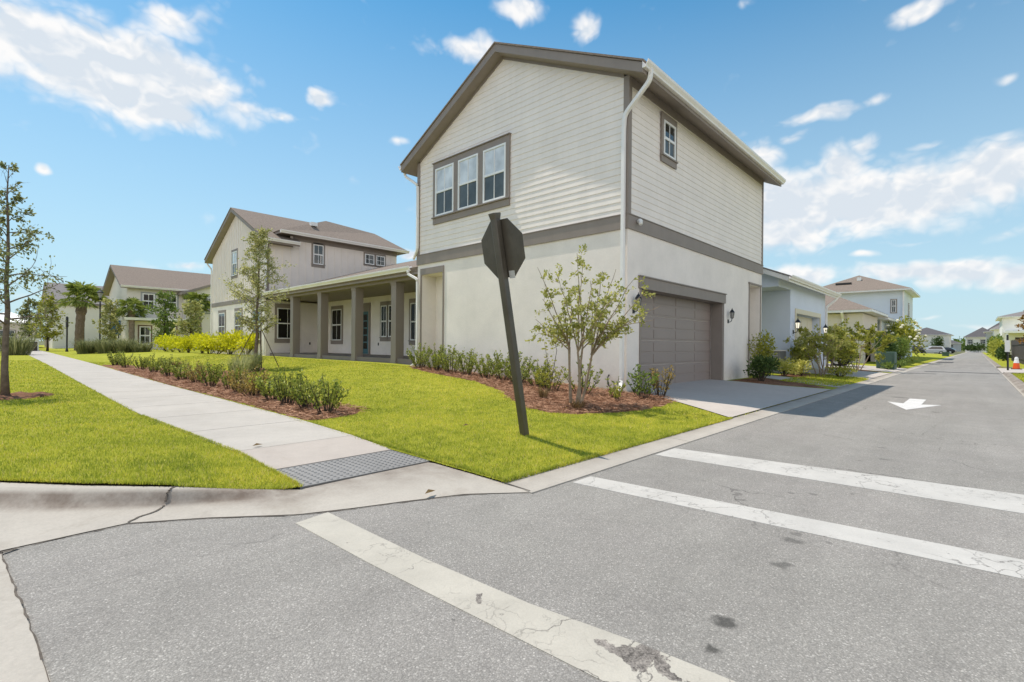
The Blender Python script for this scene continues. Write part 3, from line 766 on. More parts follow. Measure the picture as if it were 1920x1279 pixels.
def gutter_x(mb, x0, x1, y, z, out=-1, h=.13, w=.13):
    """K-style gutter profile along X; back at y, front towards out"""
    pr = [(0, 0), (0, -h), (w * .55, -h), (w * .62, -h * .75), (w * .95, -h * .35), (w, -h * .1), (w, 0), (w * .9, 0), (w * .88, -h * .1), (w * .5, -h * .8), (.01, -h * .85), (.01, 0)]
    mb.prism([(0, y + out * a, z + b) for a, b in pr], (x0, 0, 0), (x1, 0, 0)); return mb
def gutter_y(mb, y0, y1, x, z, out=-1, h=.13, w=.13):
    pr = [(0, 0), (0, -h), (w * .55, -h), (w * .62, -h * .75), (w * .95, -h * .35), (w, -h * .1), (w, 0), (w * .9, 0), (w * .88, -h * .1), (w * .5, -h * .8), (.01, -h * .85), (.01, 0)]
    mb.prism([(x + out * a, 0, z + b) for a, b in pr], (0, y0, 0), (0, y1, 0)); return mb
def gable_roof_x(parent, x0, x1, ye0, ye1, yr, ze, zr, rmat, fmat, t=.20):
    """gable roof, ridge along X: shingle layer with a drip edge over a boxed rake and soffit"""
    dz = .045
    r = MB(); r.prism([(0, ye0 - .03, ze), (0, yr, zr), (0, ye1 + .03, ze), (0, ye1 + .03, ze - dz), (0, yr, zr - dz), (0, ye0 - .03, ze - dz)], (x0 - .03, 0, 0), (x1 + .03, 0, 0))
    o = r.build('roof', rmat, parent)
    f = MB(); f.prism([(0, ye0, ze - dz), (0, yr, zr - dz), (0, ye1, ze - dz), (0, ye1, ze - t - dz), (0, yr, zr - t - dz), (0, ye0, ze - t - dz)], (x0, 0, 0), (x1, 0, 0))
    f.build('fascia', fmat, parent)
    return o
def hip_roof(parent, x0, x1, y0, y1, ze, zr, rmat, fmat, inset=None, t=.16):
    """hip roof over a rectangle (eave outline), ridge along the longer side"""
    lx, ly = x1 - x0, y1 - y0; b = min(lx, ly) / 2 if inset is None else inset
    if lx >= ly: A, B = (x0 + b, (y0 + y1) / 2, zr), (x1 - b, (y0 + y1) / 2, zr)
    else: A, B = ((x0 + x1) / 2, y0 + b, zr), ((x0 + x1) / 2, y1 - b, zr)
    c = [(x0, y0, ze), (x1, y0, ze), (x1, y1, ze), (x0, y1, ze)]
    m_ = MB()
    if lx >= ly: m_.quad(c[0], c[1], B, A); m_.quad(c[2], c[3], A, B); m_.quad(c[3], c[0], A); m_.quad(c[1], c[2], B)
    else: m_.quad(c[1], c[2], B, A); m_.quad(c[3], c[0], A, B); m_.quad(c[0], c[1], A); m_.quad(c[2], c[3], B)
    m_.quad(*c[::-1])
    o = m_.build('roof', rmat, parent)
    MB().box(x0 + .02, x1 - .02, y0 + .02, y1 - .02, ze - t, ze - .004).build('fascia', fmat, parent)
    return o

# ================================================================== SETTING
# --- far ground, one sheet to the horizon
struct(MB().quad((-2500, -2500, -.08), (2500, -2500, -.08), (2500, 2500, -.08), (-2500, 2500, -.08)).build('ground', FARG), 'flat green ground running out to the horizon', 'ground')
# --- road: street along Y on the left and behind the camera, alley along X
rd = MB()
rd.quad((-60, -200, 0), (17, -200, 0), (17, 2.62, 0), (-60, 2.62, 0))
rd.quad((17, -.88, 0), (260, -.88, 0), (260, 2.62, 0), (17, 2.62, 0))
rd.quad((-60, 2.62, 0), (3.0, 2.62, 0), (1.2, 4.2, 0), (-.9, 7.0, 0), (-.9, 200, 0), (-60, 200, 0))
struct(rd.build('road', ASPHALT), 'grey asphalt road with pale aggregate, alley running away to the right', 'road')
# --- lawns
xs = np.concatenate([np.arange(2.97, 12, .22), np.arange(12, 40, 1.0), np.arange(40, 130, 6)]); ys = np.concatenate([np.arange(2.925, 14, .22), np.arange(14, 60, 1.0), np.arange(60, 140, 8)])
struct(patch('lawn', xs, ys, LAWN, .012), 'sunny green lawn between the sidewalk and the corner house', 'lawn')
Icurve = [(-1.25, 12.0, .15), (-1.2, 9.0, .15), (-1.0, 7.4, .15), (-.6, 6.2, .15), (-.25, 5.62, .15), (.03, 5.24, .15), (.45, 4.72, .148), (.92, 4.27, .135), (1.3, 4.03, .09), (1.55, 3.93, .055), (1.68, 3.90, .035)]
sx = lambda y: np.interp(y, [3.9, 5.5, 9, 14, 60], [1.68, 1.72, 1.5, 1.48, 1.5])
sr = lambda y: np.interp(y, [3.9, 5.8, 7, 14, 60], [2.97, 3.03, 3.06, 2.93, 2.95])
lp = [(x + .005, y + .01) for x, y, z in Icurve] + [(float(sx(y)) + .02, y) for y in np.arange(4.2, 62, 1.2)] + [(-1.25, 61.0)]
def zl(x, y):
    x = np.asarray(x, float); y = np.asarray(y, float)
    base = zs(y) + .02; kerb = np.interp(y, [3.9, 4.03, 4.3, 4.7, 6, 200], [.045, .10, .15, .165, .165, .17])
    t = np.clip((sx(y) - x) / .8, 0, 1)
    return base * (1 - t) + np.maximum(kerb, base) * t
V = drape('lawn', lp, LAWN, 0.0, .2, zl)
struct(V, 'strip of green lawn between the kerb and the sidewalk with a young tree', 'lawn')
struct(patch('lawn', np.array([17.0, 22, 30, 34.2]), np.array([-60., -20, -6, -2, -1.0]), LAWN, .03, lambda x, y: x * 0), 'green lawn at the right edge of the alley before the driveway', 'lawn')
struct(patch('lawn', np.array([43.0, 60, 100, 260]), np.array([-80., -20, -6, -2, -1.0]), LAWN, .03, lambda x, y: x * 0), 'green lawn by the fence on the far right of the alley', 'lawn')
struct(MB().box(34.2, 43.0, -30, -.9, -.05, .02).build('driveway', CONCD), 'pale driveway crossing the right lawn by the traffic cone', 'driveway')

# --- kerb, gutter and ramp at the corner
PAIRS = [((-1.25, 12, .15), (-1.25, 4.0)), ((-1.0, 7.4, .15), (-1.0, 4.0)), ((-.6, 6.2, .15), (-.6, 4.0)), ((-.25, 5.62, .15), (-.3, 4.0)),
         ((.03, 5.24, .15), (.03, 4.02)), ((.45, 4.72, .148), (.35, 4.04)), ((.92, 4.27, .135), (.61, 4.05)), ((1.3, 4.03, .09), (1.0, 3.80)),
         ((1.55, 3.93, .055), (1.46, 3.43)), ((1.68, 3.90, .035), (1.8, 3.28)), ((2.3, 3.92, .035), (2.15, 3.15)), ((2.97, 3.92, .035), (2.6, 2.96)), ((2.97, 2.92, .03), (3.0, 2.62))]
def curve_at(pts, n):
    P = np.array(pts, float); s = np.concatenate([[0], np.cumsum(np.linalg.norm(np.diff(P[:, :2], axis=0), axis=1))]); u = np.linspace(0, 1, n)
    # pair by index, not by length, so that marked stations face each other
    k = np.linspace(0, len(P) - 1, n)
    return np.column_stack([np.interp(k, np.arange(len(P)), P[:, c]) for c in range(P.shape[1])])
n = 105
Ic, Oc = curve_at([p[0] for p in PAIRS], n), curve_at([p[1] for p in PAIRS], n)
prof = [(0, 1, 0), (.10, 1.0, 0), (.13, .97, 0), (.17, .78, 0), (.22, .45, 0), (.27, .20, 0), (.34, .06, 0), (.5, 0, 0), (.8, 0, 0), (1, 0, 0)]
V = []; F = []
for i in range(n):
    h = Ic[i, 2]
    for (t_, k, _) in prof:
        xy = Ic[i, :2] * (1 - t_) + Oc[i, :2] * t_
        flat = np.clip((h - .035) / .08, 0, 1)
        z = (.012 + (h - .012) * (k * flat + (1 - t_) * (1 - flat))) if t_ < 1 else .006
        V.append((xy[0], xy[1], z))
m_ = len(prof)
for i in range(n - 1):
    for j in range(m_ - 1): F.append((i * m_ + j, i * m_ + j + 1, (i + 1) * m_ + j + 1, (i + 1) * m_ + j))
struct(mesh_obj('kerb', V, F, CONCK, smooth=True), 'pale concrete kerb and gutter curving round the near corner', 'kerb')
SOIL = basic('soil_edge', (.10, .075, .035), .95, .3, 20, .8, 60)
so = MB()
for (a, b) in zip(Icurve[:8], Icurve[1:8]):
    d_ = Vector((b[0] - a[0], b[1] - a[1], 0)).normalized(); nn = Vector((-d_.y, d_.x, 0)) * (1 if -d_.y + d_.x > 0 else -1) * .16
    so.quad((a[0], a[1], a[2] - .006), (b[0], b[1], b[2] - .006), (b[0] + nn.x, b[1] + nn.y, b[2] - .015), (a[0] + nn.x, a[1] + nn.y, a[2] - .015))
struct(so.build('soil', SOIL), 'dark soil edge between the kerb and the grass strip', 'soil')
# dark joints in the concrete
def ribbon(mb, pts, w, z=None):
    P = [Vector(p) for p in pts]
    for a, b in zip(P, P[1:]):
        d = (b - a); s_ = Vector((-d.y, d.x, 0)).normalized() * w / 2
        mb.quad(a - s_, a + s_, b + s_, b - s_)
JOINT = basic('joint_dark', (.11, .092, .075), .95, .3, 20)
jm = MB()
jr = random.Random(3)
def station(k):
    i = int(k); return [V[i * m_ + j] for j in range(m_)]
for k in (52,):
    st = station(k); pp = [(x + jr.uniform(-.008, .008), y + jr.uniform(-.008, .008), z + .004) for x, y, z in st]
    fine = []
    for a, b in zip(pp, pp[1:]):
        for q in range(3): fine.append(tuple(np.array(a) + (np.array(b) - np.array(a)) * q / 3 + np.array([jr.uniform(-.006, .006), jr.uniform(-.006, .006), .001])))
    ribbon(jm, fine + [pp[-1]], .016)
ribbon(jm, [(x, y, .006 + .002) for x, y in [(-1.2, 3.985), (-.4, 3.99), (.03, 4.005)]], .018)
edge = [(float(a[0]), float(a[1]), .0045) for a in Oc[34:100:2]]
edge = [(x + jr.uniform(-.008, .008), y - .012 + jr.uniform(-.008, .008), z) for x, y, z in edge]
for a, b in zip(edge, edge[1:]): ribbon(jm, [a, b], jr.uniform(.003, .015))
se = [(.03 + (3.97 - y_) * .068 + jr.uniform(-.004, .006), y_, .0095) for y_ in np.arange(3.97, 1.2, -.06)]
for a, b in zip(se, se[1:]): ribbon(jm, [a, b], jr.uniform(.002, .010))
ribbon(jm, [(-.3, 3.93, .0095), (-.1, 3.95, .0095), (.04, 3.96, .0095), (.10, 4.0, .009)], .022)
ribbon(jm, [(2.975, 2.90, .036), (3.0, 2.63, .016)], .014)
ribbon(jm, [(1.72, 3.925, .0385), (2.3, 3.93, .0385), (2.96, 3.925, .0385)], .008)
struct(jm.build('kerb_joint', JOINT), 'dark joints and cracked edge of the concrete gutter', 'joint')
# valley gutter running across the alley mouth, at the lower left
vg = MB().prism([(-.95, 3.97, 0), (.03, 3.97, 0), (.09, 3.1, 0), (.14, 2.36, 0), (.20, 0.5, 0), (.25, -12, 0), (-.95, -12, 0)], (0, 0, -.1), (0, 0, .008))
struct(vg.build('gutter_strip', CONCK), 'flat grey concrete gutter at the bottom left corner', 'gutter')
# flush kerb along the alley, jointed
kb = MB(); x = 2.985
while x < 240:
    L = 3.0 if x < 60 else 12
    kb.prism([(0, 2.60, -.1), (0, 2.60, .010), (0, 2.64, .016), (0, 2.93, .030), (0, 2.93, -.1)], (x, 0, 0), (x + L - .008, 0, 0)); x += L
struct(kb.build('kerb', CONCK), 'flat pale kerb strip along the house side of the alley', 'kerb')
kb = MB()
for a, b in ((17, 33.2), (44, 240)): kb.prism([(0, -.86, -.1), (0, -.86, .012), (0, -1.0, .10), (0, -1.12, .11), (0, -1.15, -.1)], (a, 0, 0), (b, 0, 0))
for a, s_ in ((33.2, 1), (44, -1)): kb.prism([(a, -.9, 0), (a, -1.15, 0), (a + s_ * .5, -1.9, 0), (a + s_ * .75, -1.8, 0)], (0, 0, -.1), (0, 0, .09))
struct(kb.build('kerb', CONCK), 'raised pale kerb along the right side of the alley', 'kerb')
# sidewalk slabs
sw = MB(); y = 5.55
yy = [5.55]; 
while yy[-1] < 62: yy.append(yy[-1] + 1.52)
for a, b in zip(yy, yy[1:]):
    b2 = b - .016
    q = [(float(sx(a)), a), (float(sr(a)), a), (float(sr(b2)), b2), (float(sx(b2)), b2)]
    vb = [(x_, y_, float(zs(y_)) - .12) for x_, y_ in q]; vt = [(x_, y_, float(zs(y_)) + .03) for x_, y_ in q]
    k = len(sw.v); sw.v += vb + vt; sw.f += [tuple(k + i for i in f) for f in ((4, 5, 6, 7), (0, 1, 5, 4), (1, 2, 6, 5), (2, 3, 7, 6), (3, 0, 4, 7))]
struct(sw.build('sidewalk', CONC), 'light grey concrete sidewalk leading away past the shrubs', 'sidewalk')
k = MB(); q = [(1.69, 4.62), (2.98, 4.62), (3.02, 5.545), (1.72, 5.545)]
k.v += [(x_, y_, -.08) for x_, y_ in q] + [(q[0][0], q[0][1], .052), (q[1][0], q[1][1], .052), (q[2][0], q[2][1], .076), (q[3][0], q[3][1], .076)]
k.f += [(4, 5, 6, 7), (0, 1, 5, 4), (1, 2, 6, 5), (2, 3, 7, 6), (3, 0, 4, 7)]
struct(k.build('sidewalk_ramp', CONCP), 'pinkish concrete ramp panel behind the tactile paving', 'ramp')
# tactile paving with domes
tp_ = MB().prism([(1.69, 3.93, 0), (2.97, 3.93, 0), (2.975, 4.61, 0), (1.695, 4.61, 0)], (0, 0, -.08), (0, 0, .046))
for i in range(21):
    for j in range(11):
        cx, cy_ = 1.725 + i * .0605, 3.965 + j * .0605
        if cx > 2.95: continue
        k = len(tp_.v)
        for (r, z) in ((.017, .0455), (.010, .0545)):
            for q in range(6): tp_.v.append((cx + r * math.cos(q * 1.0472), cy_ + r * math.sin(q * 1.0472), z))
        for q in range(6): tp_.f.append((k + q, k + (q + 1) % 6, k + 6 + (q + 1) % 6, k + 6 + q))
        tp_.f.append(tuple(k + 6 + q for q in range(6)))
tag(tp_.build('tactile_paving', TACT), 'grey tactile paving panel with domes at the sidewalk ramp', 'tactile paving')
# driveways
struct(drape('driveway', [(9.98, 5.90), (15.05, 5.90), (15.25, 4.2), (15.9, 2.915), (8.25, 2.915), (8.75, 3.62), (9.2, 4.3)], CONCD, .028, .3), 'pale concrete driveway in front of the taupe garage door', 'driveway')
struct(drape('walkway', [(17.9, 5.4), (19.3, 5.4), (18.6, 2.915), (16.9, 2.915)], CONCD, .022, .4), 'narrow concrete path between the mulch bed and the neighbour grass', 'path')
struct(drape('driveway', [(23.0, 5.5), (28.3, 5.5), (28.6, 2.915), (22.4, 2.915)], CONCD, .02, .5), 'concrete driveway of the blue neighbouring house', 'driveway')
struct(drape('driveway', [(30.6, 7.5), (35.0, 7.5), (36.2, 2.915), (29.6, 2.915)], CONCD, .02, .6), 'concrete driveway where the black car is parked', 'driveway')
# road paint
def flat(name, poly, z, mat, label, cat):
    return struct(MB().prism([(x_, y_, 0) for x_, y_ in poly], (0, 0, -.002), (0, 0, z)).build(name, mat), label, cat)
flat('road_marking', [(1.63, 3.33), (1.38, 3.28), (1.41, 2.41), (1.5, .96), (1.70, -2.2), (2.0, -2.2), (1.83, .6), (1.79, 1.0), (1.71, 1.5), (1.66, 2.2)], .004, PAINTS, 'cracked worn white stop line running to the bottom of the picture', 'road marking')
flat('road_marking', [(5.50, 2.57), (5.02, 2.57), (5.17, -.28), (5.4, -5), (6.06, -5), (5.83, -.28)], .004, PAINTC, 'far white crosswalk line across the alley', 'road marking')
flat('road_marking', [(3.76, 2.56), (3.48, 2.56), (3.70, -.2), (3.9, -5), (4.22, -5), (4.03, -.2)], .004, PAINTC, 'near white crosswalk line across the alley', 'road marking')
flat('road_marking', [(12.25, 1.0), (13.79, 1.45), (13.60, 1.16), (15.0, 1.16), (15.0, .86), (13.60, .86), (13.79, .55)], .004, PAINTA, 'white arrow on the alley pointing to the street', 'road marking')
PATCHM = basic('asphalt_dark', (.085, .083, .08), .95, .2, 5, .5, 120)  # darker grey than the road, laid as thin flat boxes
pm = MB()
for (x0, x1, y0, y1) in ((33.2, 34.0, -.8, 2.0), (54.5, 59.5, 1.5, 2.58), (30.4, 30.8, 1.4, 2.5)): pm.box(x0, x1, y0, y1, -.01, .004)
struct(pm.build('dark_patch', PATCHM), 'dark patches across the far alley', 'road patch')

# --- mulch beds
BED1 = [(9.9, 5.45), (9.6, 4.65), (9.05, 4.22), (8.3, 4.12), (7.6, 4.14), (6.9, 4.3), (6.42, 4.55), (6.12, 5.0), (6.2, 5.6), (6.75, 6.5), (7.35, 7.3), (7.9, 8.6), (8.2, 9.8), (8.35, 11.0), (8.7, 12.2), (8.9, 12.95), (9.44, 13.1), (9.44, 5.5)]
BED2 = [(3.07, 6.95), (3.5, 7.0), (3.95, 7.1), (4.3, 7.45), (4.25, 8.1), (4.0, 9.2), (4.0, 11), (4.1, 13), (4.4, 15.5), (6.0, 16.6), (6.3, 17.4), (5.6, 18.0), (4.6, 18.4), (4.0, 19.5), (4.7, 21.2), (4.5, 22.5), (4.0, 24), (3.9, 26.5), (2.97, 26.5), (2.95, 18), (2.96, 14), (3.08, 8)]
BED3 = [(15.35, 5.48), (15.35, 4.5), (15.75, 3.6), (16.1, 3.08), (16.6, 3.08), (17.2, 4.0), (17.8, 5.3), (18.5, 5.48)]
BED4 = [(19.4, 5.4), (19.6, 4.5), (20.6, 4.0), (22.0, 3.9), (22.2, 5.4)]
BED5 = [(28.4, 5.6), (28.6, 3.4), (29.6, 3.1), (30.4, 5.6)]
struct(drape('mulch_bed', BED1, MULCH, .035, .14, bump=.03), 'red-brown mulch bed under the garage wall with the flowering tree', 'mulch bed')
struct(drape('mulch_bed', BED2, MULCH, .035, .16, bump=.025), 'red-brown mulch bed along the sidewalk under the shrub row', 'mulch bed')
struct(drape('mulch_bed', BED3, MULCH, .03, .2, bump=.02), 'dark mulch wedge at the far corner of the garage', 'mulch bed')
struct(drape('mulch_bed', BED4, MULCH, .03, .25, bump=.02), 'mulch patch under the small trees by the blue house', 'mulch bed')
struct(drape('mulch_bed', BED5, MULCH, .03, .3, bump=.02), 'thin mulch bed between the two far driveways', 'mulch bed')
RING = [(.15 + math.cos(a) * .62 * (1 + .12 * math.sin(3 * a)), 12.8 + math.sin(a) * .62) for a in np.linspace(0, 6.28, 17)[:-1]]
struct(drape('mulch_ring', RING, MULCH, .05, .12, zl, .03), 'brown mulch ring round the young tree at the left edge', 'mulch bed')

# ================================================================== THE CORNER HOUSE
X0, X1, Y0, Y1 = 9.45, 18.6, 5.53, 13.22
ZB0, ZB1 = 3.757, 4.062
house = empty('house', (14.0, 9.4, 0.2), 'large two-storey cream house on the corner with taupe trim, garage and columned porch', 'house')
PF = Plane('x', X0, -1); PR = Plane('y', Y0, -1)
w = MB()
wall(PF, w, Y0, Y1, -.1, ZB0, [(11.9, 12.98, .25, 3.42, .55)])
wall(PR, w, X0, X1, -.1, ZB0, [(10.05, 14.98, .05, 2.56, .38), (17.3, 18.42, .0, 3.28, .6)])
w.quad((X1, Y0, -.1), (X1, Y1, -.1), (X1, Y1, 7.05), (X1, Y0, 7.05)); w.quad((X0, Y1, -.1), (X1, Y1, -.1), (X1, Y1, 7.05), (X0, Y1, 7.05))
w.build('wall', STUCCO, house)
# lap siding
YR, ZE, ZR = 9.375, 7.08, 9.27
SL = (ZR - ZE) / (YR - 5.02)
under = lambda y: ZR - abs(y - YR) * SL - .21
sd = MB(); ex = .152; z = ZB1
while z < ZR - .25:
    z1 = z + ex
    def lim(zz):
        d = (ZR - .21 - zz) / SL
        return max(Y0 + .11, YR - d), min(Y1 - .11, YR + d)
    a0, b0 = lim(z); a1, b1 = lim(z1)
    if b0 - a0 < .05: break
    if b1 < a1: a1 = b1 = YR
    P = PF.P
    sd.quad(P(a0, z, .016), P(b0, z, .016), P(b1, z1, .004), P(a1, z1, .004)); sd.quad(P(a0, z, .016), P(b0, z, .016), P(b0, z, -.01), P(a0, z, -.01))
    if z < 6.95:
        zt_ = min(z1, 7.0); P = PR.P
        sd.quad(P(X0 + .11, z, .016), P(X1 - .09, z, .016), P(X1 - .09, zt_, .004), P(X0 + .11, zt_, .004)); sd.quad(P(X0 + .11, z, .016), P(X1 - .09, z, .016), P(X1 - .09, z, -.01), P(X0 + .11, z, -.01))
    z = z1
# sheathing behind the boards
sd.quad((X0 + .02, Y0 + .02, ZB0), (X0 + .02, Y1, ZB0), (X0 + .02, Y1, 7.0), (X0 + .02, YR, 9.1), (X0 + .02, Y0 + .02, 7.0)); sd.quad((X0 + .02, Y0 + .02, ZB0), (X1, Y0 + .02, ZB0), (X1, Y0 + .02, 7.1), (X0 + .02, Y0 + .02, 7.1))
sd.build('siding', SIDING, house)
# belt course, corner boards, frieze
tr = MB()
tr.box(X0 - .035, X0 + .01, Y0 - .035, Y1 + .03, ZB0, ZB1); tr.box(X0 + .012, X1 + .03, Y0 - .034, Y0 + .01, ZB0 + .001, ZB1 - .001)
tr.box(X0 - .05, X0 + .008, Y0 - .05, Y1 + .03, ZB1 + .001, ZB1 + .022); tr.box(X0 + .012, X1 + .03, Y0 - .049, Y0 + .008, ZB1 + .002, ZB1 + .021)
tr.box(X0 - .03, X0 + .09, Y0 - .03, Y0 + .11, ZB1 + .024, 7.08)
tr.box(X0 - .03, X0 + .03, Y1 - .11, Y1 + .03, ZB1 + .024, 7.05)
tr.box(X1 - .09, X1 + .03, Y0 - .03, Y0 + .05, ZB1 + .024, 7.02)
tr.box(X0 + .1, X1 + .02, Y0 - .026, Y0 + .01, 6.88, 7.08)
fr = MB()
for s_ in (-1, 1):
    y_e = Y0 + .11 if s_ < 0 else Y1 - .11
    fr.prism([(0, y_e, under(y_e) - .12), (0, YR, under(YR) - .12), (0, YR, under(YR) + .05), (0, y_e, under(y_e) + .05)], (X0 - .027 - .002 * s_, 0, 0), (X0 + .01, 0, 0))
tr.join(fr)
tr.build('trim', TRIM, house)
rf = gable_roof_x(house, 9.12, 18.95, 5.02, 2 * YR - 5.02, YR, ZE, ZR, ROOF, TRIM, .21)
g = MB(); gutter_x(g, 9.10, 18.98, 5.02, ZE - .03, -1, .14, .14); g.build('gutter', GUTTER, house)
g = MB(); gutter_x(g, 9.10, 18.98, 13.73, ZE - .03, 1, .14, .14); g.build('gutter', GUTTER, house)
downspout(house, [(9.32, 4.94, 6.95), (9.32, 4.96, 6.72), (9.37, 5.58, 6.22), (9.37, 5.60, 5.9), (9.37, 5.60, .42), (9.20, 5.55, .22)], .043)
downspout(house, [(9.30, 13.8, 6.95), (9.31, 13.78, 6.75), (9.37, 13.17, 6.35), (9.37, 13.15, 6.1), (9.37, 13.15, 4.25), (9.42, 13.42, 3.98)], .04)
downspout(house, [(9.34, 13.62, 3.62), (9.34, 13.60, 3.50), (9.37, 13.14, 3.30), (9.37, 13.12, 3.1), (9.37, 13.12, .62), (9.2, 13.2, .48)], .04)
# triple window on the gable
for (a, b) in ((9.20, 10.08), (10.30, 11.16), (11.37, 12.25)):
    window(house, PF, a, b, 5.16, 6.63, 2, True, 0, GLASSB, GLASSS, out=.03)
s_ = MB(); PF.box(s_, 9.07, 9.20, 4.93, 6.82, .002, .055); PF.box(s_, 12.25, 12.38, 4.93, 6.82, .002, .055)
for (a, b) in ((10.08, 10.30), (11.16, 11.37)): PF.box(s_, a, b, 5.16, 6.63, .002, .053)
PF.box(s_, 9.20, 12.25, 6.63, 6.82, .002, .053); PF.box(s_, 9.20, 12.25, 4.93, 5.16, .002, .053)
PF.box(s_, 9.04, 12.41, 6.822, 6.845, .002, .09); PF.box(s_, 9.04, 12.41, 5.115, 5.15, .056, .10)
s_.build('window_surround', TRIM, house)
# small window on the alley side
window(house, PR, 10.98, 11.60, 5.80, 6.63, 2, True, .095, GLASS, GLASSS, head=.17, sill=.18, out=.028)
# garage door, four sections with ribs, recessed
gd = MB(); yd = Y0 + .36
for k in range(4):
    z0 = .13 + k * .607; PRd = Plane('y', yd, -1)
    PRd.box(gd, 10.06, 14.97, z0 + .006, z0 + .601, -.03, .0)
    for c in range(4):
        u0 = 10.06 + c * 1.2275 + .07
        for r_ in range(2):
            PRd.box(gd, u0, u0 + 1.09, z0 + .05 + r_ * .28, z0 + .27 + r_ * .28, 0, .010)
gd.build('garage_door', DOORT, house, bevel=.006)
gt = MB()
PR.box(gt, 9.93, 15.10, 2.50, 2.76, .002, .045); PR.box(gt, 9.91, 15.12, 2.762, 2.79, .002, .07)
PR.box(gt, 9.985, 10.052, .02, 2.498, .002, .018); PR.box(gt, 14.978, 15.045, .02, 2.498, .002, .018)
gt.box(14.94, 14.975, Y0 + .002, Y0 + .33, .06, 2.5); gt.box(10.055, 10.09, Y0 + .002, Y0 + .33, .06, 2.5); gt.box(10.092, 14.938, Y0 + .004, Y0 + .33, 2.502, 2.553)
gt.build('garage_surround', TRIM, house)
# trims of the two recessed niches
nt = MB()
PF.box(nt, 11.85, 11.90, .25, 3.62, .002, .03); PF.box(nt, 12.98, 13.05, .25, 3.62, .002, .03); PF.box(nt, 11.901, 12.979, 3.42, 3.62, .002, .03)
nt.build('niche_trim', TRIM, house)
nt = MB()
PR.box(nt, 17.24, 17.30, .05, 3.30, .002, .022); PR.box(nt, 18.42, 18.47, .05, 3.30, .002, .022); PR.box(nt, 17.2, 18.5, 3.302, 3.36, .002, .04)
nt.build('niche_trim', TRIM, house)
lantern(house, PR, 15.40, 2.08, False, .8); lantern(house, PR, 9.72, 2.08, False, .8)
cm = MB(); c = (9.80, 5.43, 3.93); cm.lathe([(.035, -.02), (.06, 0), (.06, .05), (.03, .08)], 12, c); cm.tube([(9.80, 5.50, 3.97), (9.80, 5.43, 3.97)], .03, 8); cm.tube([(9.76, 5.42, 3.93), (9.72, 5.36, 3.88)], [.035, .045], 8)
cm.build('security_light', WHITEP, house, smooth=True)
hb = MB(); hb.tube([(9.42, 5.95, .55), (9.36, 5.95, .5), (9.30, 5.9, .36), (9.22, 5.75, .24), (9.12, 5.6, .20), (9.05, 5.42, .2)], .018, 6); hb.build('hose', BLACK, house, smooth=True)
# ---- porch wing
PX = 9.75
MB().box(9.80, 12.65, 13.25, 26.58, -.1, .68).build('porch_floor', SLAB, house)
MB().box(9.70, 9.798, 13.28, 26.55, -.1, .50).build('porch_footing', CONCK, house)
for (a, b) in ((14.93, 15.24), (17.76, 18.07), (20.74, 21.06), (23.64, 23.96)):
    cl = MB().box(PX, PX + .34, a, b, .40, 3.40); cl.box(PX - .02, PX + .36, a - .02, b + .02, .40, .60); cl.box(PX - .02, PX + .36, a - .02, b + .02, 3.30, 3.398)
    cl.build('column', TRIM, house)
bm = MB().box(PX - .02, PX + .36, 13.24, 26.58, 3.401, 3.62); bm.box(9.50, 9.54, 13.24, 26.6, 3.50, 3.70); bm.box(9.541, 9.73, 13.24, 26.58, 3.50, 3.53)
bm.build('porch_beam', TRIM, house)
MB().box(10.10, 12.62, 13.24, 26.6, 3.47, 3.55).build('porch_ceiling', TRIM, house)
XI = 12.6; PI_ = Plane('x', XI, -1); PB = Plane('y', 26.62, -1)
bw = MB(); PI_.sheet(bw, 13.24, 26.6, .0, 3.5); bw.build('porch_wall', STUCCO, house)
window(house, PI_, 24.35, 25.42, 1.36, 3.02, 2, True, .12, GLASSP, GLASSP, head=.19, sill=.2)
for (a, b) in ((20.0, 20.5), (19.35, 19.85)): window(house, PI_, a, b, 1.52, 3.0, 2, True, .09, GLASSP, GLASSP, head=.19, sill=.2)
window(house, PI_, 17.45, 18.1, 1.36, 3.0, 2, True, .12, GLASSP, GLASSP, head=.19, sill=.2)
d_ = MB(); PI_.box(d_, 21.60, 22.52, .70, 2.78, .0, .045); d_o = d_.build('door', TEAL, house)
gl = MB()
for r_ in range(5):
    for c in range(2): PI_.box(gl, 21.72 + c * .36, 22.04 + c * .36, .95 + r_ * .35, 1.24 + r_ * .35, .046, .052)
gl.build('pane', GLASSP, d_o)
d_ = MB(); PI_.box(d_, 21.48, 21.60, .69, 3.2, .0, .06); PI_.box(d_, 22.52, 22.64, .69, 3.2, 0, .06); PI_.box(d_, 21.601, 22.519, 2.78, 3.2, 0, .058); d_.build('trim', TRIM, d_o)
for (u, pl_) in ((11.9, PB), (20.75, PI_)):
    b = MB(); pl_.box(b, u - .035, u + .035, 1.12, 1.25, 0, .02); b.build('outlet_cover', BLACK, house)
pr_ = MB(); pr_.prism([(9.44, 0, 3.72), (17.35, 0, 6.24), (17.35, 0, 6.05), (9.50, 0, 3.56)], (0, 13.245, 0), (0, 26.6, 0)); pr_.build('porch_roof', ROOF, house)
g = MB(); gutter_y(g, 13.62, 26.55, 9.50, 3.78, -1, .15, .14); g.build('gutter', GUTTER, house)
downspout(house, [(9.44, 26.62, 3.70), (9.46, 26.66, 3.5), (9.55, 26.70, 3.25), (9.56, 26.72, 3.0), (9.56, 26.72, .6)], .04)
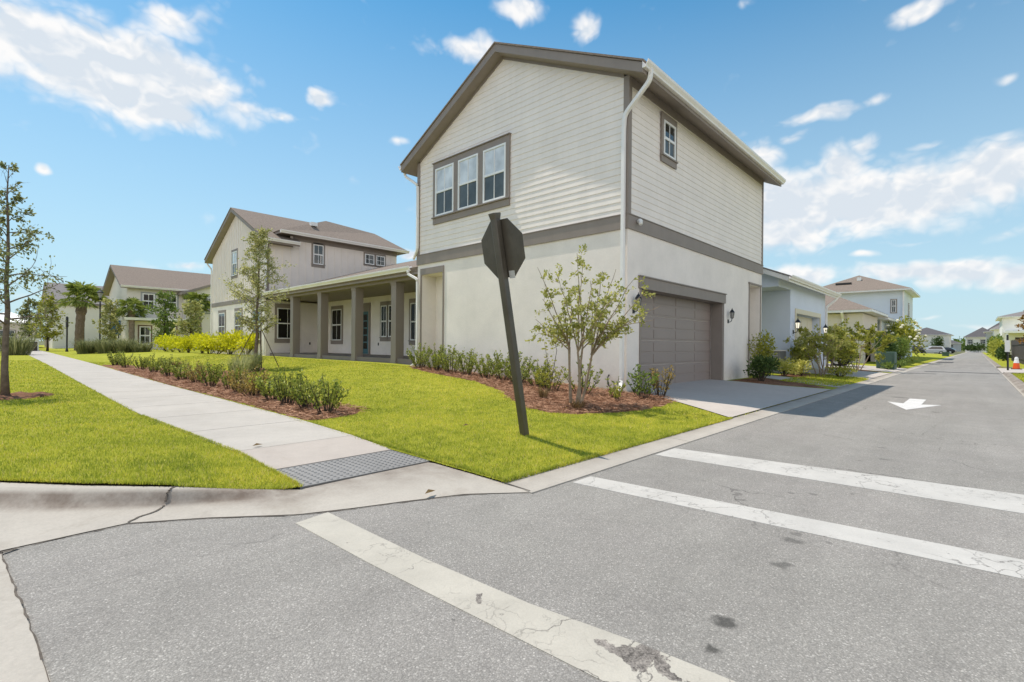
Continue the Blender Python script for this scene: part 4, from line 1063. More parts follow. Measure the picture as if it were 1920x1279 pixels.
# ---- main block
MX, MY0, MY1 = 9.6, 26.62, 35.75
PM = Plane('x', MX, -1)
mz0, mz1 = 3.43, 3.68
yr, me = 31.18, 6.50
mw_ = MB(); wall(PM, mw_, MY0, MY1, -.1, mz0); wall(PB, mw_, MX, 12.62, -.1, 3.7); mw_.quad((MX, MY1, -.1), (20, MY1, -.1), (20, MY1, 6.5), (MX, MY1, 6.5)); mw_.quad((20, MY0, -.1), (20, MY1, -.1), (20, MY1, 6.9), (20, MY0, 6.9))
mw_.build('wall', STUCCO, house)
sl = (8.95 - me) / (yr - 26.12)
bb = MB(); bb.quad((MX, MY0, mz0), (MX, MY1, mz0), (MX, MY1, 6.5), (MX, yr, 8.72), (MX, MY0, 6.5)); bb.quad((MX, MY0, 3.4), (17.4, MY0, 3.4), (17.4, MY0, 6.96), (MX + 1.2, MY0, 6.96), (MX + 1.2, MY0, 6.5), (MX, MY0, 6.5)); bb.quad((17.4, MY0, 3.4), (17.4, MY1, 3.4), (17.4, MY1, 6.96), (17.4, MY0, 6.96))
y = MY0 + .3
while y < MY1 - .15:
    zt_ = 8.95 - abs(y - yr) * sl - .26; PM.box(bb, y - .025, y + .025, mz1, zt_, .0, .022); y += .305
x = MX + .42
while x < 17.35: PB.box(bb, x - .022, x + .022, 4.0, 6.48 if x < 10.9 else 6.9, 0, .02); x += .41
bb.build('siding', BATTEN, house)
mt = MB(); PM.box(mt, MY0, MY1, mz0, mz1, .001, .03); PM.box(mt, MY0 - .03, MY0 + .12, mz1 + .002, 6.45, .001, .027); PB.box(mt, MX + .001, MX + .13, 3.75, 6.45, .001, .028)
PB.box(mt, 10.95, 17.4, 6.70, 6.955, .001, .028); PB.box(mt, MX + .14, 10.94, 6.32, 6.5, .001, .027); mt.build('trim', TRIM, house)
gable_roof_x(house, 9.28, 11.1, 26.12, 2 * yr - 26.12, yr, me + .05, 8.97, ROOF, TRIM, .2)
sl2 = (8.97 - me - .05) / (yr - 26.09); zq = me + .05 + sl2 * (28.2 - 26.09)
MB().prism([(0, 28.2, zq), (0, yr, 8.97), (0, 36.3, me + .05), (0, 36.3, me - .1), (0, 28.2, me - .1)], (11.13, 0, 0), (14.3, 0, 0)).build('roof', ROOF, house)
hp = MB(); L_, R_, P1, P2, Lb, Rb = (10.1, 26.1, 7.06), (17.92, 26.1, 7.06), (13.75, 28.7, 8.62), (17.2, 28.9, 8.45), (10.1, 31.2, 7.06), (17.92, 31.2, 7.06)
hp.quad(L_, R_, P2, P1); hp.quad(L_, P1, Lb); hp.quad(R_, Rb, P2); hp.quad(P1, P2, Rb, Lb); hp.quad(L_, Lb, Rb, R_); hp.build('roof', ROOF, house)
MB().box(10.15, 17.9, 26.14, 31.0, 6.92, 7.055).build('fascia', TRIM, house)
g = MB(); gutter_x(g, 10.08, 17.95, 26.14, 7.06, -1, .15, .14); g.build('gutter', GUTTER, house)
g = MB(); gutter_x(g, 9.25, 11.1, 26.12, 6.54, -1, .15, .14); g.build('gutter', GUTTER, house)
downspout(house, [(9.42, 26.05, 6.42), (9.44, 26.1, 6.2), (9.56, 26.56, 5.8), (9.56, 26.58, 5.5), (9.56, 26.58, 4.0)], .04)
downspout(house, [(9.42, 36.3, 6.42), (9.45, 36.2, 6.2), (9.56, 35.82, 5.9), (9.56, 35.80, 5.6), (9.56, 35.80, .5)], .04)
vt = MB(); vt.box(12.25, 12.6, 27.3, 27.6, 7.85, 8.06); vt.build('roof_vent', WHITEP, house)
window(house, PB, 12.04, 12.62, 5.58, 6.66, 2, True, .09, GLASS, GLASS, head=.1, sill=.17)
for (a, b) in ((15.18, 15.80), (15.95, 16.54)): window(house, PB, a, b, 5.98, 6.58, 2, False, .07, GLASS, rows=2, head=.1, sill=.1)
window(house, PB, 10.15, 11.22, 1.42, 3.04, 2, True, .12, GLASSP, GLASSP, head=.22, sill=.22)
for (a, b) in ((27.3, 28.4), (30.2, 31.3), (33.1, 34.3)): window(house, PM, a, b, 1.35, 3.0, 2, True, .1, GLASS, GLASS, head=.18, sill=.2)
window(house, PM, 31.0, 31.9, 5.1, 6.5, 2, True, .1, GLASSB, GLASSS, head=.14, sill=.16)

# ================================================================== LEANING SIGN
sg = empty('stop_sign', (4.64, 4.16, .1), 'dark bronze octagonal sign seen from behind on a leaning post', 'road sign')
base = Vector((4.64, 4.16, .02)); top = Vector((4.02, 4.117, 2.742)); ax = (top - base).normalized()
nx_ = (Vector((1, 0, 0)) - ax * ax.x).normalized(); hy = ax.cross(nx_).normalized()
def frame_box(mb, c, hx, hyy, ha, k=8, rnd=.012):
    pass
pm_ = MB(); prof_ = []
r_ = .046
for (sx_, sy_) in ((1, 1), (-1, 1), (-1, -1), (1, -1)):
    for q in range(3):
        a = math.atan2(sy_, sx_) - math.pi / 4 + q * math.pi / 4
        prof_.append((sx_ * (r_ - .014) + .014 * math.cos(a), sy_ * (r_ - .014) + .014 * math.sin(a)))
nP = len(prof_); Lp = (top - base).length
for (s_, sc_) in ((0, 1), (Lp - .10, 1), (Lp - .07, 1.0), (Lp - .02, 1.22), (Lp, 1.25)):
    c = base + ax * s_
    for (a, b) in prof_: pm_.v.append(tuple(c + nx_ * a * sc_ + hy * b * sc_))
for i in range(4):
    for j in range(nP): q = (j + 1) % nP; pm_.f.append((i * nP + j, i * nP + q, (i + 1) * nP + q, (i + 1) * nP + j))
pm_.f.append(tuple(4 * nP + j for j in range(nP)))
pm_.build('post', DARKPOST, sg)
cc = base + ax * (Lp - .42) + nx_ * .052
Rr = .342 / math.cos(math.pi / 8)
oc = [tuple(cc + hy * Rr * math.cos(math.pi / 8 + k * math.pi / 4) + ax * Rr * math.sin(math.pi / 8 + k * math.pi / 4)) for k in range(8)]
MB().prism(oc, (0, 0, 0), tuple(nx_ * .006)).build('sign_plate', DARKPOST, sg, bevel=.001)
for s_ in (-.30, .30):
    c = cc + ax * s_ + hy * .052 - nx_ * .004; b = MB(); b.tube([c, c - nx_ * .012], .012, 6); b.build('bolt', METAL, sg)
c = cc - ax * .31 - hy * .105 - nx_ * .003
MB().prism([tuple(c + hy * a + ax * b) for a, b in ((-.045, -.045), (.045, -.045), (.045, .045), (-.045, .045))], (0, 0, 0), tuple(nx_ * .002)).build('sticker', STICK, sg)

# ================================================================== PLANTS NEAR
Zr = lambda x, y: float(zt(x, y)) + .03
# --- two young trees and the multi-stemmed myrtle
make_tree('young_tree', (.13, 12.8, .16), 'slim young tree on a mulch ring in the grass strip at the left edge', 4.25, .060, LEAF_OAKD, BARK,
          cz=.30, lowL=1.15, topL=.14, nb=30, leaf=.058, lpt=15, seed=5, lean=(.02, .1), el0=.32, twigs=8, shape=lambda u: (1 - u) ** 1.1, spread=.12, tipbare=.24, wid=.6)
make_tree('young_tree', (5.9, 17.2, Zr(5.9, 17.2) - .03), 'bushy young oak on the lawn behind the shrub row, held by a stake', 4.45, .06, LEAF_OAK, BARK,
          cz=.26, lowL=.98, topL=.26, nb=46, leaf=.066, lpt=27, seed=11, lean=(.05, -.05), el0=.35, twigs=6, shape=lambda u: max(.12, 1 - abs(u - .32) * 1.25), spread=.16, wid=.55)
st = MB(); zz = Zr(5.9, 17.2)
st.tube([(6.55, 16.85, zz - .05), (6.03, 17.1, zz + 1.3)], .014, 5); st.tube([(5.35, 17.7, zz - .05), (5.82, 17.25, zz + 1.25)], .014, 5); st.tube([(6.05, 17.12, zz - .05), (6.02, 17.16, zz + 1.25)], .022, 5)
tag(st.build('tree_stake', STAKE), 'thin dark stakes propping the young oak on the lawn', 'tree stake')
# crape myrtle
def myrtle(loc, label, H, seed, group=None, nst=5, leaf=.055, dens=1.0, mat=LEAF_MYRTLE, R=1.0, name='myrtle_tree', up=(1.05, 1.4)):
    rg = np.random.default_rng(seed); t = empty(name, loc, label, 'tree', group); o = np.array(loc, float); mb = MB(); acc = []
    for i in range(nst):
        a = i * 6.283 / nst + rg.normal(0, .3)
        base = o + np.array([math.cos(a) * .12, math.sin(a) * .12, -.04]); el = rg.uniform(*up)
        d = np.array([math.cos(a) * math.cos(el), math.sin(a) * math.cos(el), math.sin(el)])
        tr_ = branch_path(rg, base, d, H * .48, 5, .06, .1); mb.tube(tr_, [.030 * H / 2.8 * (1 - q * .09) for q in range(6)], 6, cap=False)
        nb = 5
        for b_ in range(nb):
            q = rg.uniform(2.8, 5.0); j = min(int(q), 4); p0 = tr_[j] + (tr_[j + 1] - tr_[j]) * (q - j)
            az_ = a + rg.normal(0, .75); el2 = rg.uniform(.55, 1.2)
            dd = np.array([math.cos(az_) * math.cos(el2), math.sin(az_) * math.cos(el2), math.sin(el2)])
            L = H * rg.uniform(.30, .55) * R
            br = branch_path(rg, p0, dd, L, 5, .13, -.1); mb.tube(br, [.012 * H / 2.8 * (1 - q_ / 6.2) for q_ in range(6)], 5, cap=False)
            for w in range(5):
                q = rg.uniform(1.6, 5.0); j = min(int(q), 4); s0 = br[j] + (br[j + 1] - br[j]) * (q - j)
                tw = branch_path(rg, s0, unit(br[j + 1] - br[j] + rg.normal(0, .75, 3)), L * rg.uniform(.2, .38), 3, .2, -.05)
                mb.tube(tw, [.005, .004, .003, .002], 3, cap=False)
                if rg.uniform() < .22: continue
                n = int(24 * dens * rg.uniform(.6, 1.3)); tw = np.array(tw); qs = rg.uniform(.3, 3, n); ji = np.minimum(qs.astype(int), 2)
                P = tw[ji] + (tw[ji + 1] - tw[ji]) * (qs - ji)[:, None] + rg.normal(0, .025, (n, 3))
                D = rg.normal(0, .8, (n, 3)) + (tw[-1] - tw[0]) / (np.linalg.norm(tw[-1] - tw[0]) + 1e-6)
                V, F = leaves(P, D, leaf * rg.uniform(.7, 1.3, n), leaf * .58 * rg.uniform(.8, 1.2, n), rg); add_leaves(acc, V, F)
    mb.build('trunk', BARKM, t, smooth=True); leaf_obj('crown', acc, mat, t)
    return t
# the big one is built from its own branch tips: sideways reach, height and depth of each in metres
def fan_tree(loc, label, tips, seed):
    rg = np.random.default_rng(seed); t = empty('myrtle_tree', loc, label, 'tree'); o = np.array(loc, float); mb = MB(); acc = []
    Rv = np.array([.688, -.7257, 0]); Dv = np.array([.7257, .688, 0])
    forks = []
    for (sx_, sd_, fx, fd, fh) in ((-.06, .05, -.10, .06, .98), (.02, -.05, .04, -.10, .92), (.12, .12, .16, .20, 1.0), (.16, .30, .34, .25, .88), (-.02, .25, -.06, .30, 1.02)):
        p0 = o + Rv * sx_ + Dv * sd_ + np.array([0, 0, -.05]); p1 = o + Rv * fx + Dv * fd + np.array([0, 0, fh]); mid = (p0 + p1) / 2 + rg.normal(0, .03, 3)
        mb.tube([p0, mid, p1], [.027, .022, .018], 7, cap=False); forks.append(p1)
    for (lx, h, dd) in tips:
        tip = o + Rv * (lx * 1.12 + .03) + Dv * dd + np.array([0, 0, h])
        f = forks[int(np.argmin([np.linalg.norm((tip - q)[:2]) + rg.uniform(0, .25) for q in forks]))]
        c = f * .55 + tip * .45 + np.array([0, 0, .16 * np.linalg.norm(tip - f)]) + rg.normal(0, .05, 3)
        pts = [(1 - q) ** 2 * f + 2 * q * (1 - q) * c + q * q * tip + rg.normal(0, .008, 3) for q in np.linspace(0, 1, 8)]
        mb.tube(pts, [.0105 * (1 - k / 8.5) + .002 for k in range(8)], 5, cap=False)
        pa = np.array(pts)
        for w in range(7):
            q = rg.uniform(2.2, 7.0); j = min(int(q), 6); s0 = pa[j] + (pa[j + 1] - pa[j]) * (q - j)
            tw = branch_path(rg, s0, unit(pa[j + 1] - pa[j] + rg.normal(0, .75, 3)), rg.uniform(.12, .30), 3, .2, -.05)
            mb.tube(tw, [.004, .003, .0025, .0015], 3, cap=False)
            n = int(19 * rg.uniform(.5, 1.3)); tw = np.array(tw); qs = rg.uniform(.1, 3, n); ji = np.minimum(qs.astype(int), 2)
            P = tw[ji] + (tw[ji + 1] - tw[ji]) * (qs - ji)[:, None] + rg.normal(0, .022, (n, 3)); D = rg.normal(0, .8, (n, 3)) + unit(tw[-1] - tw[0])
            V, F = leaves(P, D, .064 * rg.uniform(.7, 1.3, n), .037 * rg.uniform(.8, 1.2, n), rg); add_leaves(acc, V, F)
    mb.build('trunk', BARKM, t, smooth=True); leaf_obj('crown', acc, LEAF_MYRTLE, t)
TIPS = [(-.62, 2.42, .1), (-.35, 2.25, -.2), (0.0, 2.68, .1), (.06, 2.45, -.1), (-.10, 2.05, .3), (.18, 2.15, -.3), (.42, 2.36, .2), (.60, 2.38, 0), (.85, 2.2, -.2), (1.08, 2.0, .1), (1.3, 1.74, 0), (1.24, 1.50, .2),
        (1.0, 1.58, -.3), (.72, 1.36, .1), (.80, 1.78, .3), (.43, 1.88, -.2), (.10, 1.78, .4), (-.24, 1.78, -.4), (-.52, 1.88, .2), (-.66, 1.5, 0), (-.38, 1.46, -.3), (-.14, 1.42, .3), (.24, 1.42, -.4), (.52, 1.5, .3), (-.6, 1.26, .2), (.3, 1.95, .5), (.62, 1.98, -.45), (-.05, 1.62, -.45)]
fan_tree((7.0, 5.12, Zr(7.0, 5.12)), 'multi-stemmed yellow-green tree in the mulch bed before the garage corner', TIPS, 8)

# --- shrub row along the sidewalk
protoA = [make_shrub('shrub', (3.62, 7.5, .1), 'glossy upright shrub closest to the road in the sidewalk mulch bed', .62, .38, 19, LEAF_SHRUB, 'glossy shrubs along the sidewalk', 21, .062, 31, upright=.9)]
protoA.append(make_shrub('shrub', (3.66, 8.2, .11), 'bronze-tinged upright shrub, second from the road in the sidewalk bed', .62, .40, 20, LEAF_SHRUB, 'glossy shrubs along the sidewalk', 22, .062, 31, upright=.8))
protoA.append(make_shrub('shrub', (3.62, 10.6, .12), 'bronze-leaved shrub, fifth from the road in the sidewalk bed', .60, .44, 22, LEAF_BRONZE, 'glossy shrubs along the sidewalk', 23, .06, 30, upright=.6))
rowA = [(3.58, 8.95, 0, 'third'), (3.66, 9.75, 1, 'fourth'), (3.60, 11.45, 2, 'sixth'), (3.66, 12.3, 1, 'seventh'), (3.56, 13.3, 0, 'eighth'), (3.62, 14.6, 2, 'ninth'), (3.58, 15.9, 1, 'tenth'), (3.60, 17.6, 0, 'eleventh'), (3.58, 19.6, 1, 'twelfth'), (3.60, 21.6, 0, 'thirteenth'), (3.48, 23.8, 1, 'fourteenth'), (3.42, 25.8, 0, 'fifteenth and farthest')]
for i, (x, y, k, w_) in enumerate(rowA):
    copy_thing(protoA[k], (x, y, Zr(x, y)), 1.3 * i + .4, (.95 + .13 * math.sin(i * 2.1), .95 + .13 * math.sin(i * 1.3), 1.0 + .1 * math.cos(i * 1.7)), w_ + ' shrub from the road in the sidewalk mulch bed')
for i, (x, y) in enumerate([(5.0, 15.8), (5.6, 16.5), (4.6, 14.6)]):
    make_grass('ornamental_grass', (x, y, Zr(x, y)), ['pale wispy grass clump in front of the young oak', 'pale wispy grass clump at the foot of the young oak', 'pale wispy grass clump just behind the sidewalk shrubs'][i], .55, .75, 220, LEAF_ORNP, 'pale grass clumps round the oak', 60 + i, .012)
make_grass('ornamental_grass', (4.55, 21.4, Zr(4.55, 21.4)), 'low brownish grass mound on the lawn behind the far sidewalk shrubs', .5, .32, 240, LEAF_TWIG, None, 67, .014)
# --- shrub row under the garage wall
protoB = [make_shrub('shrub', (9.05, 12.45, Zr(9.05, 12.45)), 'leafy green shrub nearest the porch in the garage wall bed', .84, .46, 22, LEAF_SHRUB, 'green shrubs under the garage wall', 31, .07, 33, upright=.75),
          make_shrub('shrub', (8.98, 11.6, Zr(8.98, 11.6)), 'leafy green shrub, second from the porch under the garage wall', .82, .46, 21, LEAF_SHRUB, 'green shrubs under the garage wall', 32, .07, 33, upright=.9)]
for i, (x, y, w_) in enumerate([(8.9, 10.8, 'third'), (8.85, 10.05, 'fourth'), (8.82, 9.3, 'fifth'), (8.75, 8.6, 'sixth'), (8.55, 7.9, 'seventh'), (8.45, 7.15, 'eighth')]):
    copy_thing(protoB[i % 2], (x, y, Zr(x, y)), 1.1 * i + .6, (1.0, 1.0, .9 + .12 * math.sin(i * 2.0 + 1)), w_ + ' green shrub from the porch under the garage wall')
make_shrub('shrub', (8.1, 6.55, Zr(8.1, 6.55)), 'light green bushy shrub left of the myrtle stems with one tall shoot', .62, .42, 18, LEAF_YG, 'green shrubs under the garage wall', 33, .07, 18, upright=.5)
make_shrub('tall_shoot', (8.35, 6.75, Zr(8.35, 6.75)), 'tall arching light green shoot behind the bushy shrub left of the myrtle', 1.75, .30, 2, LEAF_YG, None, 39, .085, 42, upright=.2, cat='plant')
make_shrub('shrub', (8.25, 5.85, Zr(8.25, 5.85)), 'green shrub standing right behind the myrtle stems', .85, .42, 14, LEAF_SHRUB, 'green shrubs under the garage wall', 34, .08, 18, upright=.8)
make_shrub('shrub', (8.55, 5.25, Zr(8.55, 5.25)), 'small sparse shrub between the myrtle and the downspout', .42, .24, 7, LEAF_SHRUB, None, 35, .07, 14, upright=.8)
make_shrub('shrub', (8.15, 4.95, Zr(8.15, 4.95)), 'low sparse shrub right of the myrtle at the bed front', .34, .2, 6, LEAF_YG, None, 36, .065, 12, upright=.8)
make_shrub('shrub', (8.9, 4.85, Zr(8.9, 4.85)), 'glossy dark green shrub at the garage corner below the downspout', .72, .36, 14, LEAF_GRN, None, 37, .085, 19, upright=.9)
make_shrub('shrub', (9.45, 4.75, Zr(9.45, 4.75)), 'reddish-tipped shrub beside the left end of the garage door', .72, .36, 13, LEAF_BRONZE, None, 38, .07, 18, upright=.7)
make_grass('grass_tuft', (7.2, 6.0, Zr(7.2, 6.0)), 'brown-green tuft in the mulch left of the myrtle', .26, .26, 130, LEAF_TWIG, None, 71, .008)
make_grass('grass_tuft', (6.72, 4.85, Zr(6.72, 4.85)), 'dry tuft at the foot of the myrtle stems', .30, .22, 130, LEAF_TWIG, None, 72, .008)
# --- alley planting
make_mound('shrub', (16.0, 4.75, Zr(16, 4.75)), 'dark glossy shrub at the far corner of the garage', .52, .48, .78, LEAF_DARK, 1300, .09, None, 41, up=.3)
make_mound('shrub', (17.5, 5.15, Zr(17.5, 5.15)), 'taller green shrub behind the dark one at the garage corner', .42, .38, 1.5, LEAF_YG, 1000, .09, None, 42)
make_mound('shrub', (19.55, 5.05, Zr(19.5, 5)), 'lime-yellow variegated bush by the air conditioner', .42, .42, .62, LEAF_LIME, 600, .09, 'variegated bushes by the blue house', 43)
make_mound('shrub', (20.45, 4.7, Zr(20.4, 4.7)), 'bright lime-yellow round bush under the small trees', .42, .42, .60, LEAF_LIME, 650, .09, 'variegated bushes by the blue house', 44)
make_mound('shrub', (22.4, 5.15, Zr(22, 5)), 'yellow-green bush behind the small tree trunks', .9, .6, 1.15, LEAF_YG, 1100, .10, None, 45)
make_mound('shrub', (22.0, 3.75, Zr(22, 3.75)), 'low olive ground shrub in front of the blue house drive', .75, .45, .42, LEAF_YG, 700, .07, None, 46)
myrtle((21.7, 4.35, Zr(21.7, 4.35)), 'small spreading tree with pale leaves in front of the blue garage', 2.25, 18, None, 4, .10, 1.0, LEAF_MYRTLE, 1.25)
myrtle((24.0, 4.6, Zr(24, 4.6)), 'small bushy tree right of the blue garage door', 2.3, 19, None, 5, .11, 1.5, LEAF_YG, 1.1)
make_mound('shrub', (25.6, 4.3, Zr(25, 4.3)), 'dense green bush under the small bushy tree', .9, .6, 1.3, LEAF_YG, 1000, .11, None, 47)
myrtle((29.4, 4.3, Zr(29.4, 4.3)), 'small golden tree beside the parked black car', 2.7, 20, None, 5, .13, 1.6, LEAF_YG, 1.1)
make_mound('hedge_bush', (38.2, 4.1, Zr(38, 4.1)), 'clipped dark green hedge bush behind the utility box', 1.1, .8, 2.05, LEAF_DARK, 1500, .14, 'clipped hedge bushes along the alley', 48)
make_mound('hedge_bush', (42.2, 4.0, Zr(42, 4.0)), 'clipped bright green hedge bush right of the dark one', 1.3, .8, 1.9, LEAF_GRN, 1400, .14, 'clipped hedge bushes along the alley', 49)
make_mound('flowering_bush', (50.5, 4.6, Zr(50, 4.6)), 'big bush with pale blossoms beside the alley', 3.2, 1.7, 3.5, LEAF_YG, 2600, .22, None, 50)
bl = MB(); rb = random.Random(4)
for k in range(26):
    a, e = rb.uniform(2.6, 5.4), rb.uniform(-.1, 1.1); c = (50.5 + 3.1 * math.cos(a) * math.cos(e), 4.6 + 1.65 * math.sin(a) * math.cos(e), 1.9 + 1.75 * math.sin(e)); bl.lathe([(.01, -.08), (.13, -.02), (.11, .06), (.01, .10)], 6, c)
bo = bl.build('blossom', basic('blossom_cream', (.75, .72, .55), .7), None); bo.parent = bpy.data.objects['flowering_bush']
bo.matrix_parent_inverse = Matrix.Translation(-Vector(bpy.data.objects['flowering_bush'].location))
make_mound('shrub', (33.0, 3.45, .08), 'low weedy shrub on the strip by the utility box', .9, .35, .35, LEAF_GRN, 500, .10, None, 51)
make_mound('shrub', (36.5, 3.3, .08), 'low green plants at the kerb in front of the hedge', 1.3, .35, .40, LEAF_GRN, 600, .11, None, 52)
# right of the alley
make_mound('shrub', (82, -1.9, .03), 'wide bush on the right of the far alley', 4.5, .6, 2.3, LEAF_YG, 1200, .3, 'bushes on the right of the far alley', 53)
make_mound('shrub', (70, -1.9, .03), 'dark bush in front of the fence on the right', 1.6, .5, 1.5, LEAF_DARK, 700, .22, 'bushes on the right of the far alley', 54)
make_tree('small_tree', (36.0, -2.1, .03), 'russet-leaved tree at the right edge above the fence', 3.0, .05, LEAF_RED, BARK, cz=.35, lowL=.8, topL=.5, nb=20, leaf=.12, lpt=14, seed=55, el0=.5)
make_mound('shrub', (108, -2.0, .03), 'long tall bush furthest along the right of the alley', 9, .8, 3.2, LEAF_GRN, 1300, .4, 'bushes on the right of the far alley', 56)
make_mound('shrub', (95, -1.9, .03), 'yellow-green bush between the other right-hand alley bushes', 4, .7, 2.6, LEAF_YG, 900, .32, 'bushes on the right of the far alley', 57)
make_mound('shrub', (226, .4, .0), 'dark planting in front of the house closing the alley', 2.0, 3.2, 3.0, LEAF_DARK, 1300, .5, None, 58)
make_mound('shrub', (180, 8.0, .0), 'dark conifer-like bush before the white house on the far left lawn', 1.3, 1.3, 4.6, LEAF_DARK, 900, .4, None, 59)
# left background
for i, (x, y, h, lab) in enumerate([(3.3, 61.9, 4.6, 'olive tree in the left distance, first right of the young tree'), (7.4, 59.1, 4.3, 'broad tree between the palm and the lamp post'), (10.4, 52.6, 5.0, 'tall green tree in front of the cream house'), (11.2, 47.5, 3.9, 'leafy tree left of the main block of the corner house'), (2.4, 70, 4.8, 'dark tree at the far left behind the young tree')]):
    make_tree('park_tree', (x, y, .25), lab, h, .09, [LEAF_YG, LEAF_OAK, LEAF_GRN, LEAF_OAK, LEAF_OAKD][i], BARKD, cz=.18, lowL=h * .28, topL=h * .12, nb=34, leaf=.22, lpt=13, seed=80 + i, el0=.35, group='park trees in the left distance', spread=.25, shape=lambda u: max(.15, 1 - abs(u - .35) * 1.2))
for i, (x, y, h, r_, R, lab) in enumerate([(5.64, 63.8, 4.9, .34, 2.2, 'tall stout palm at the left near the path end'), (8.9, 58.2, 3.9, .22, 1.5, 'shorter palm in front of the cream house left corner'), (14.4, 57.6, 4.7, .2, 1.6, 'palm behind the tall green tree by the cream house')]):
    make_palm('palm_tree', (x, y, .3), lab, h, r_, R, 90 + i, 'palms in the left distance')
for i, (x, y) in enumerate([(9.2, 28.2), (8.9, 30.0), (8.8, 31.8), (8.9, 33.6), (9.0, 35.6), (8.8, 37.8), (8.9, 40.2), (9.0, 42.8), (9.1, 45.6)]):
    make_mound('yellow_shrub', (x, y, Zr(x, y)), ['first', 'second', 'third', 'fourth', 'fifth', 'sixth', 'seventh', 'eighth', 'ninth'][i] + ' bright yellow shrub of the hedge by the main block, counted from the porch', .95, 1.05, 1.12 + .2 * math.sin(i * 1.9), LEAF_YEL, 750, .17, 'yellow hedge beside the corner house', 100 + i)
for i, (x, y, R, H) in enumerate([(.95, 45.5, 1.3, 1.7), (4.6, 47.4, .9, 1.3), (5.6, 46.2, 1.0, 1.4), (6.5, 45.4, 1.0, 1.45), (7.4, 44.6, .95, 1.2), (5.3, 50.0, 1.1, 1.3), (6.9, 48.5, 1.1, 1.4)]):
    make_grass('ornamental_grass', (x, y, .2), ['tall ornamental grass clump left of the sidewalk end', 'grey-green grass clump nearest the bollard light', 'second grey-green grass clump right of the bollard light', 'dark grey-green grass clump in the middle of the row', 'grey-green grass clump next to the yellow hedge', 'grass clump behind the row near the bollard light', 'grass clump behind the row near the lamp post'][i], R, H, 420, LEAF_ORN, 'ornamental grasses in the left distance', 120 + i, .035, base=.5)
# far wood
rg = np.random.default_rng(9); acc = []
for k in range(140):
    yy_ = rg.uniform(-60, 60); xx_ = rg.uniform(380, 430); hh = rg.uniform(5, 9); n_ = 70
    u = rg.normal(size=(n_, 3)); u /= np.linalg.norm(u, axis=1, keepdims=True); P = np.array([xx_, yy_, hh * .5]) + u * rg.uniform(.4, 1, (n_, 1)) * np.array([4.5, 4.5, hh * .5]); P[:, 2] = np.maximum(P[:, 2], .1)
    V, F = leaves(P, u + rg.normal(0, .5, (n_, 3)), 1.6, 1.2, rg); add_leaves(acc, V, F)
tag(leaf_obj('far_wood', acc, LEAF_GRN, None), 'dark line of woods at the end of the alley', 'woods', None, 'stuff')

# ================================================================== NEIGHBOUR HOUSES
def sidewin(h, pl, lst, **kw):
    for (a, b, c, d) in lst: window(h, pl, a, b, c, d, 2, True, kw.get('trim', .1), GLASS, GLASS, tmat=kw.get('tmat', TRIM), out=.012)
# blue one-storey garage house
h = empty('house', (25, 9, .1), 'light blue house with a cream garage door next to the corner house', 'house')
w = MB(); pl = Plane('y', 5.5, -1)
wall(pl, w, 22.15, 28.4, -.1, 3.86, [(22.95, 27.2, .0, 2.62, .3)]); px_ = Plane('x', 22.15, -1); wall(px_, w, 5.5, 16, -.1, 3.86); w.quad((28.4, 5.5, -.1), (28.4, 16, -.1), (28.4, 16, 3.86), (28.4, 5.5, 3.86)); w.build('wall', BLUE1, h)
gb = MB().prism([(0, 5.5, 3.52), (0, 5.5, 3.86), (0, 10.75, 6.12), (0, 16, 3.86), (0, 16, 3.52)], (20.5, 0, 0), (22.14, 0, 0)); gb.build('gable_wall', BLUE1, h)
gd = MB()
for k in range(4):
    Plane('y', 5.8, -1).box(gd, 22.98, 27.17, .08 + k * .63, .70 + k * .63, -.02, .004)
    for c in range(4): Plane('y', 5.8, -1).box(gd, 23.1 + c * 1.03, 23.98 + c * 1.03, .17 + k * .63, .61 + k * .63, .004, .016)
gd.build('garage_door', CREAMDOOR, h)
t_ = MB(); pl.box(t_, 22.82, 22.95, .0, 2.82, .002, .04); pl.box(t_, 27.2, 27.33, 0, 2.82, .002, .04); pl.box(t_, 22.951, 27.199, 2.62, 2.82, .002, .038); t_.build('garage_surround', CREAMDOOR, h)
gable_roof_x(h, 20.1, 28.9, 5.05, 16.45, 10.75, 3.86, 6.3, ROOFG, GUTTER, .18)
g = MB(); gutter_x(g, 20.08, 28.95, 5.05, 3.86, -1, .15, .14); g.build('gutter', GUTTER, h)
downspout(h, [(28.7, 5.0, 3.75), (28.6, 5.1, 3.55), (28.42, 5.45, 3.2), (28.42, 5.45, .3)], .05)
lantern(h, pl, 22.58, 1.98, True, 1.15); lantern(h, pl, 27.62, 1.92, True, 1.15)
# beige house
h = empty('house', (43, 9, .1), 'beige one-storey garage house with a hipped roof beyond the blue house', 'house')
w = MB(); wall(Plane('y', 5.5, -1), w, 39.5, 46.0, -.1, 3.5, [(40.6, 45.2, 0, 2.5, .3)]); wall(Plane('x', 39.5, -1), w, 5.5, 14.5, -.1, 3.5); w.quad((46, 5.5, -.1), (46, 14.5, -.1), (46, 14.5, 3.5), (46, 5.5, 3.5)); w.build('wall', BEIGE, h)
hip_roof(h, 38.9, 46.6, 4.9, 15.1, 3.72, 5.6, ROOF, GUTTER)
downspout(h, [(38.95, 6.6, 3.6), (39.1, 6.6, 3.45), (39.45, 6.6, 3.2), (39.45, 6.6, .3)], .07, WHITE)
b = MB(); Plane('y', 5.8, -1).box(b, 40.6, 45.2, .0, 2.5, -.02, .0); b.build('garage_door', CREAMDOOR, h)
b = MB(); Plane('x', 39.5, -1).box(b, 5.48, 6.35, 0, 3.5, .002, .10); b.build('pilaster', BEIGE, h)
lantern(h, Plane('y', 5.5, -1), 40.1, 2.0, False, 1.4)
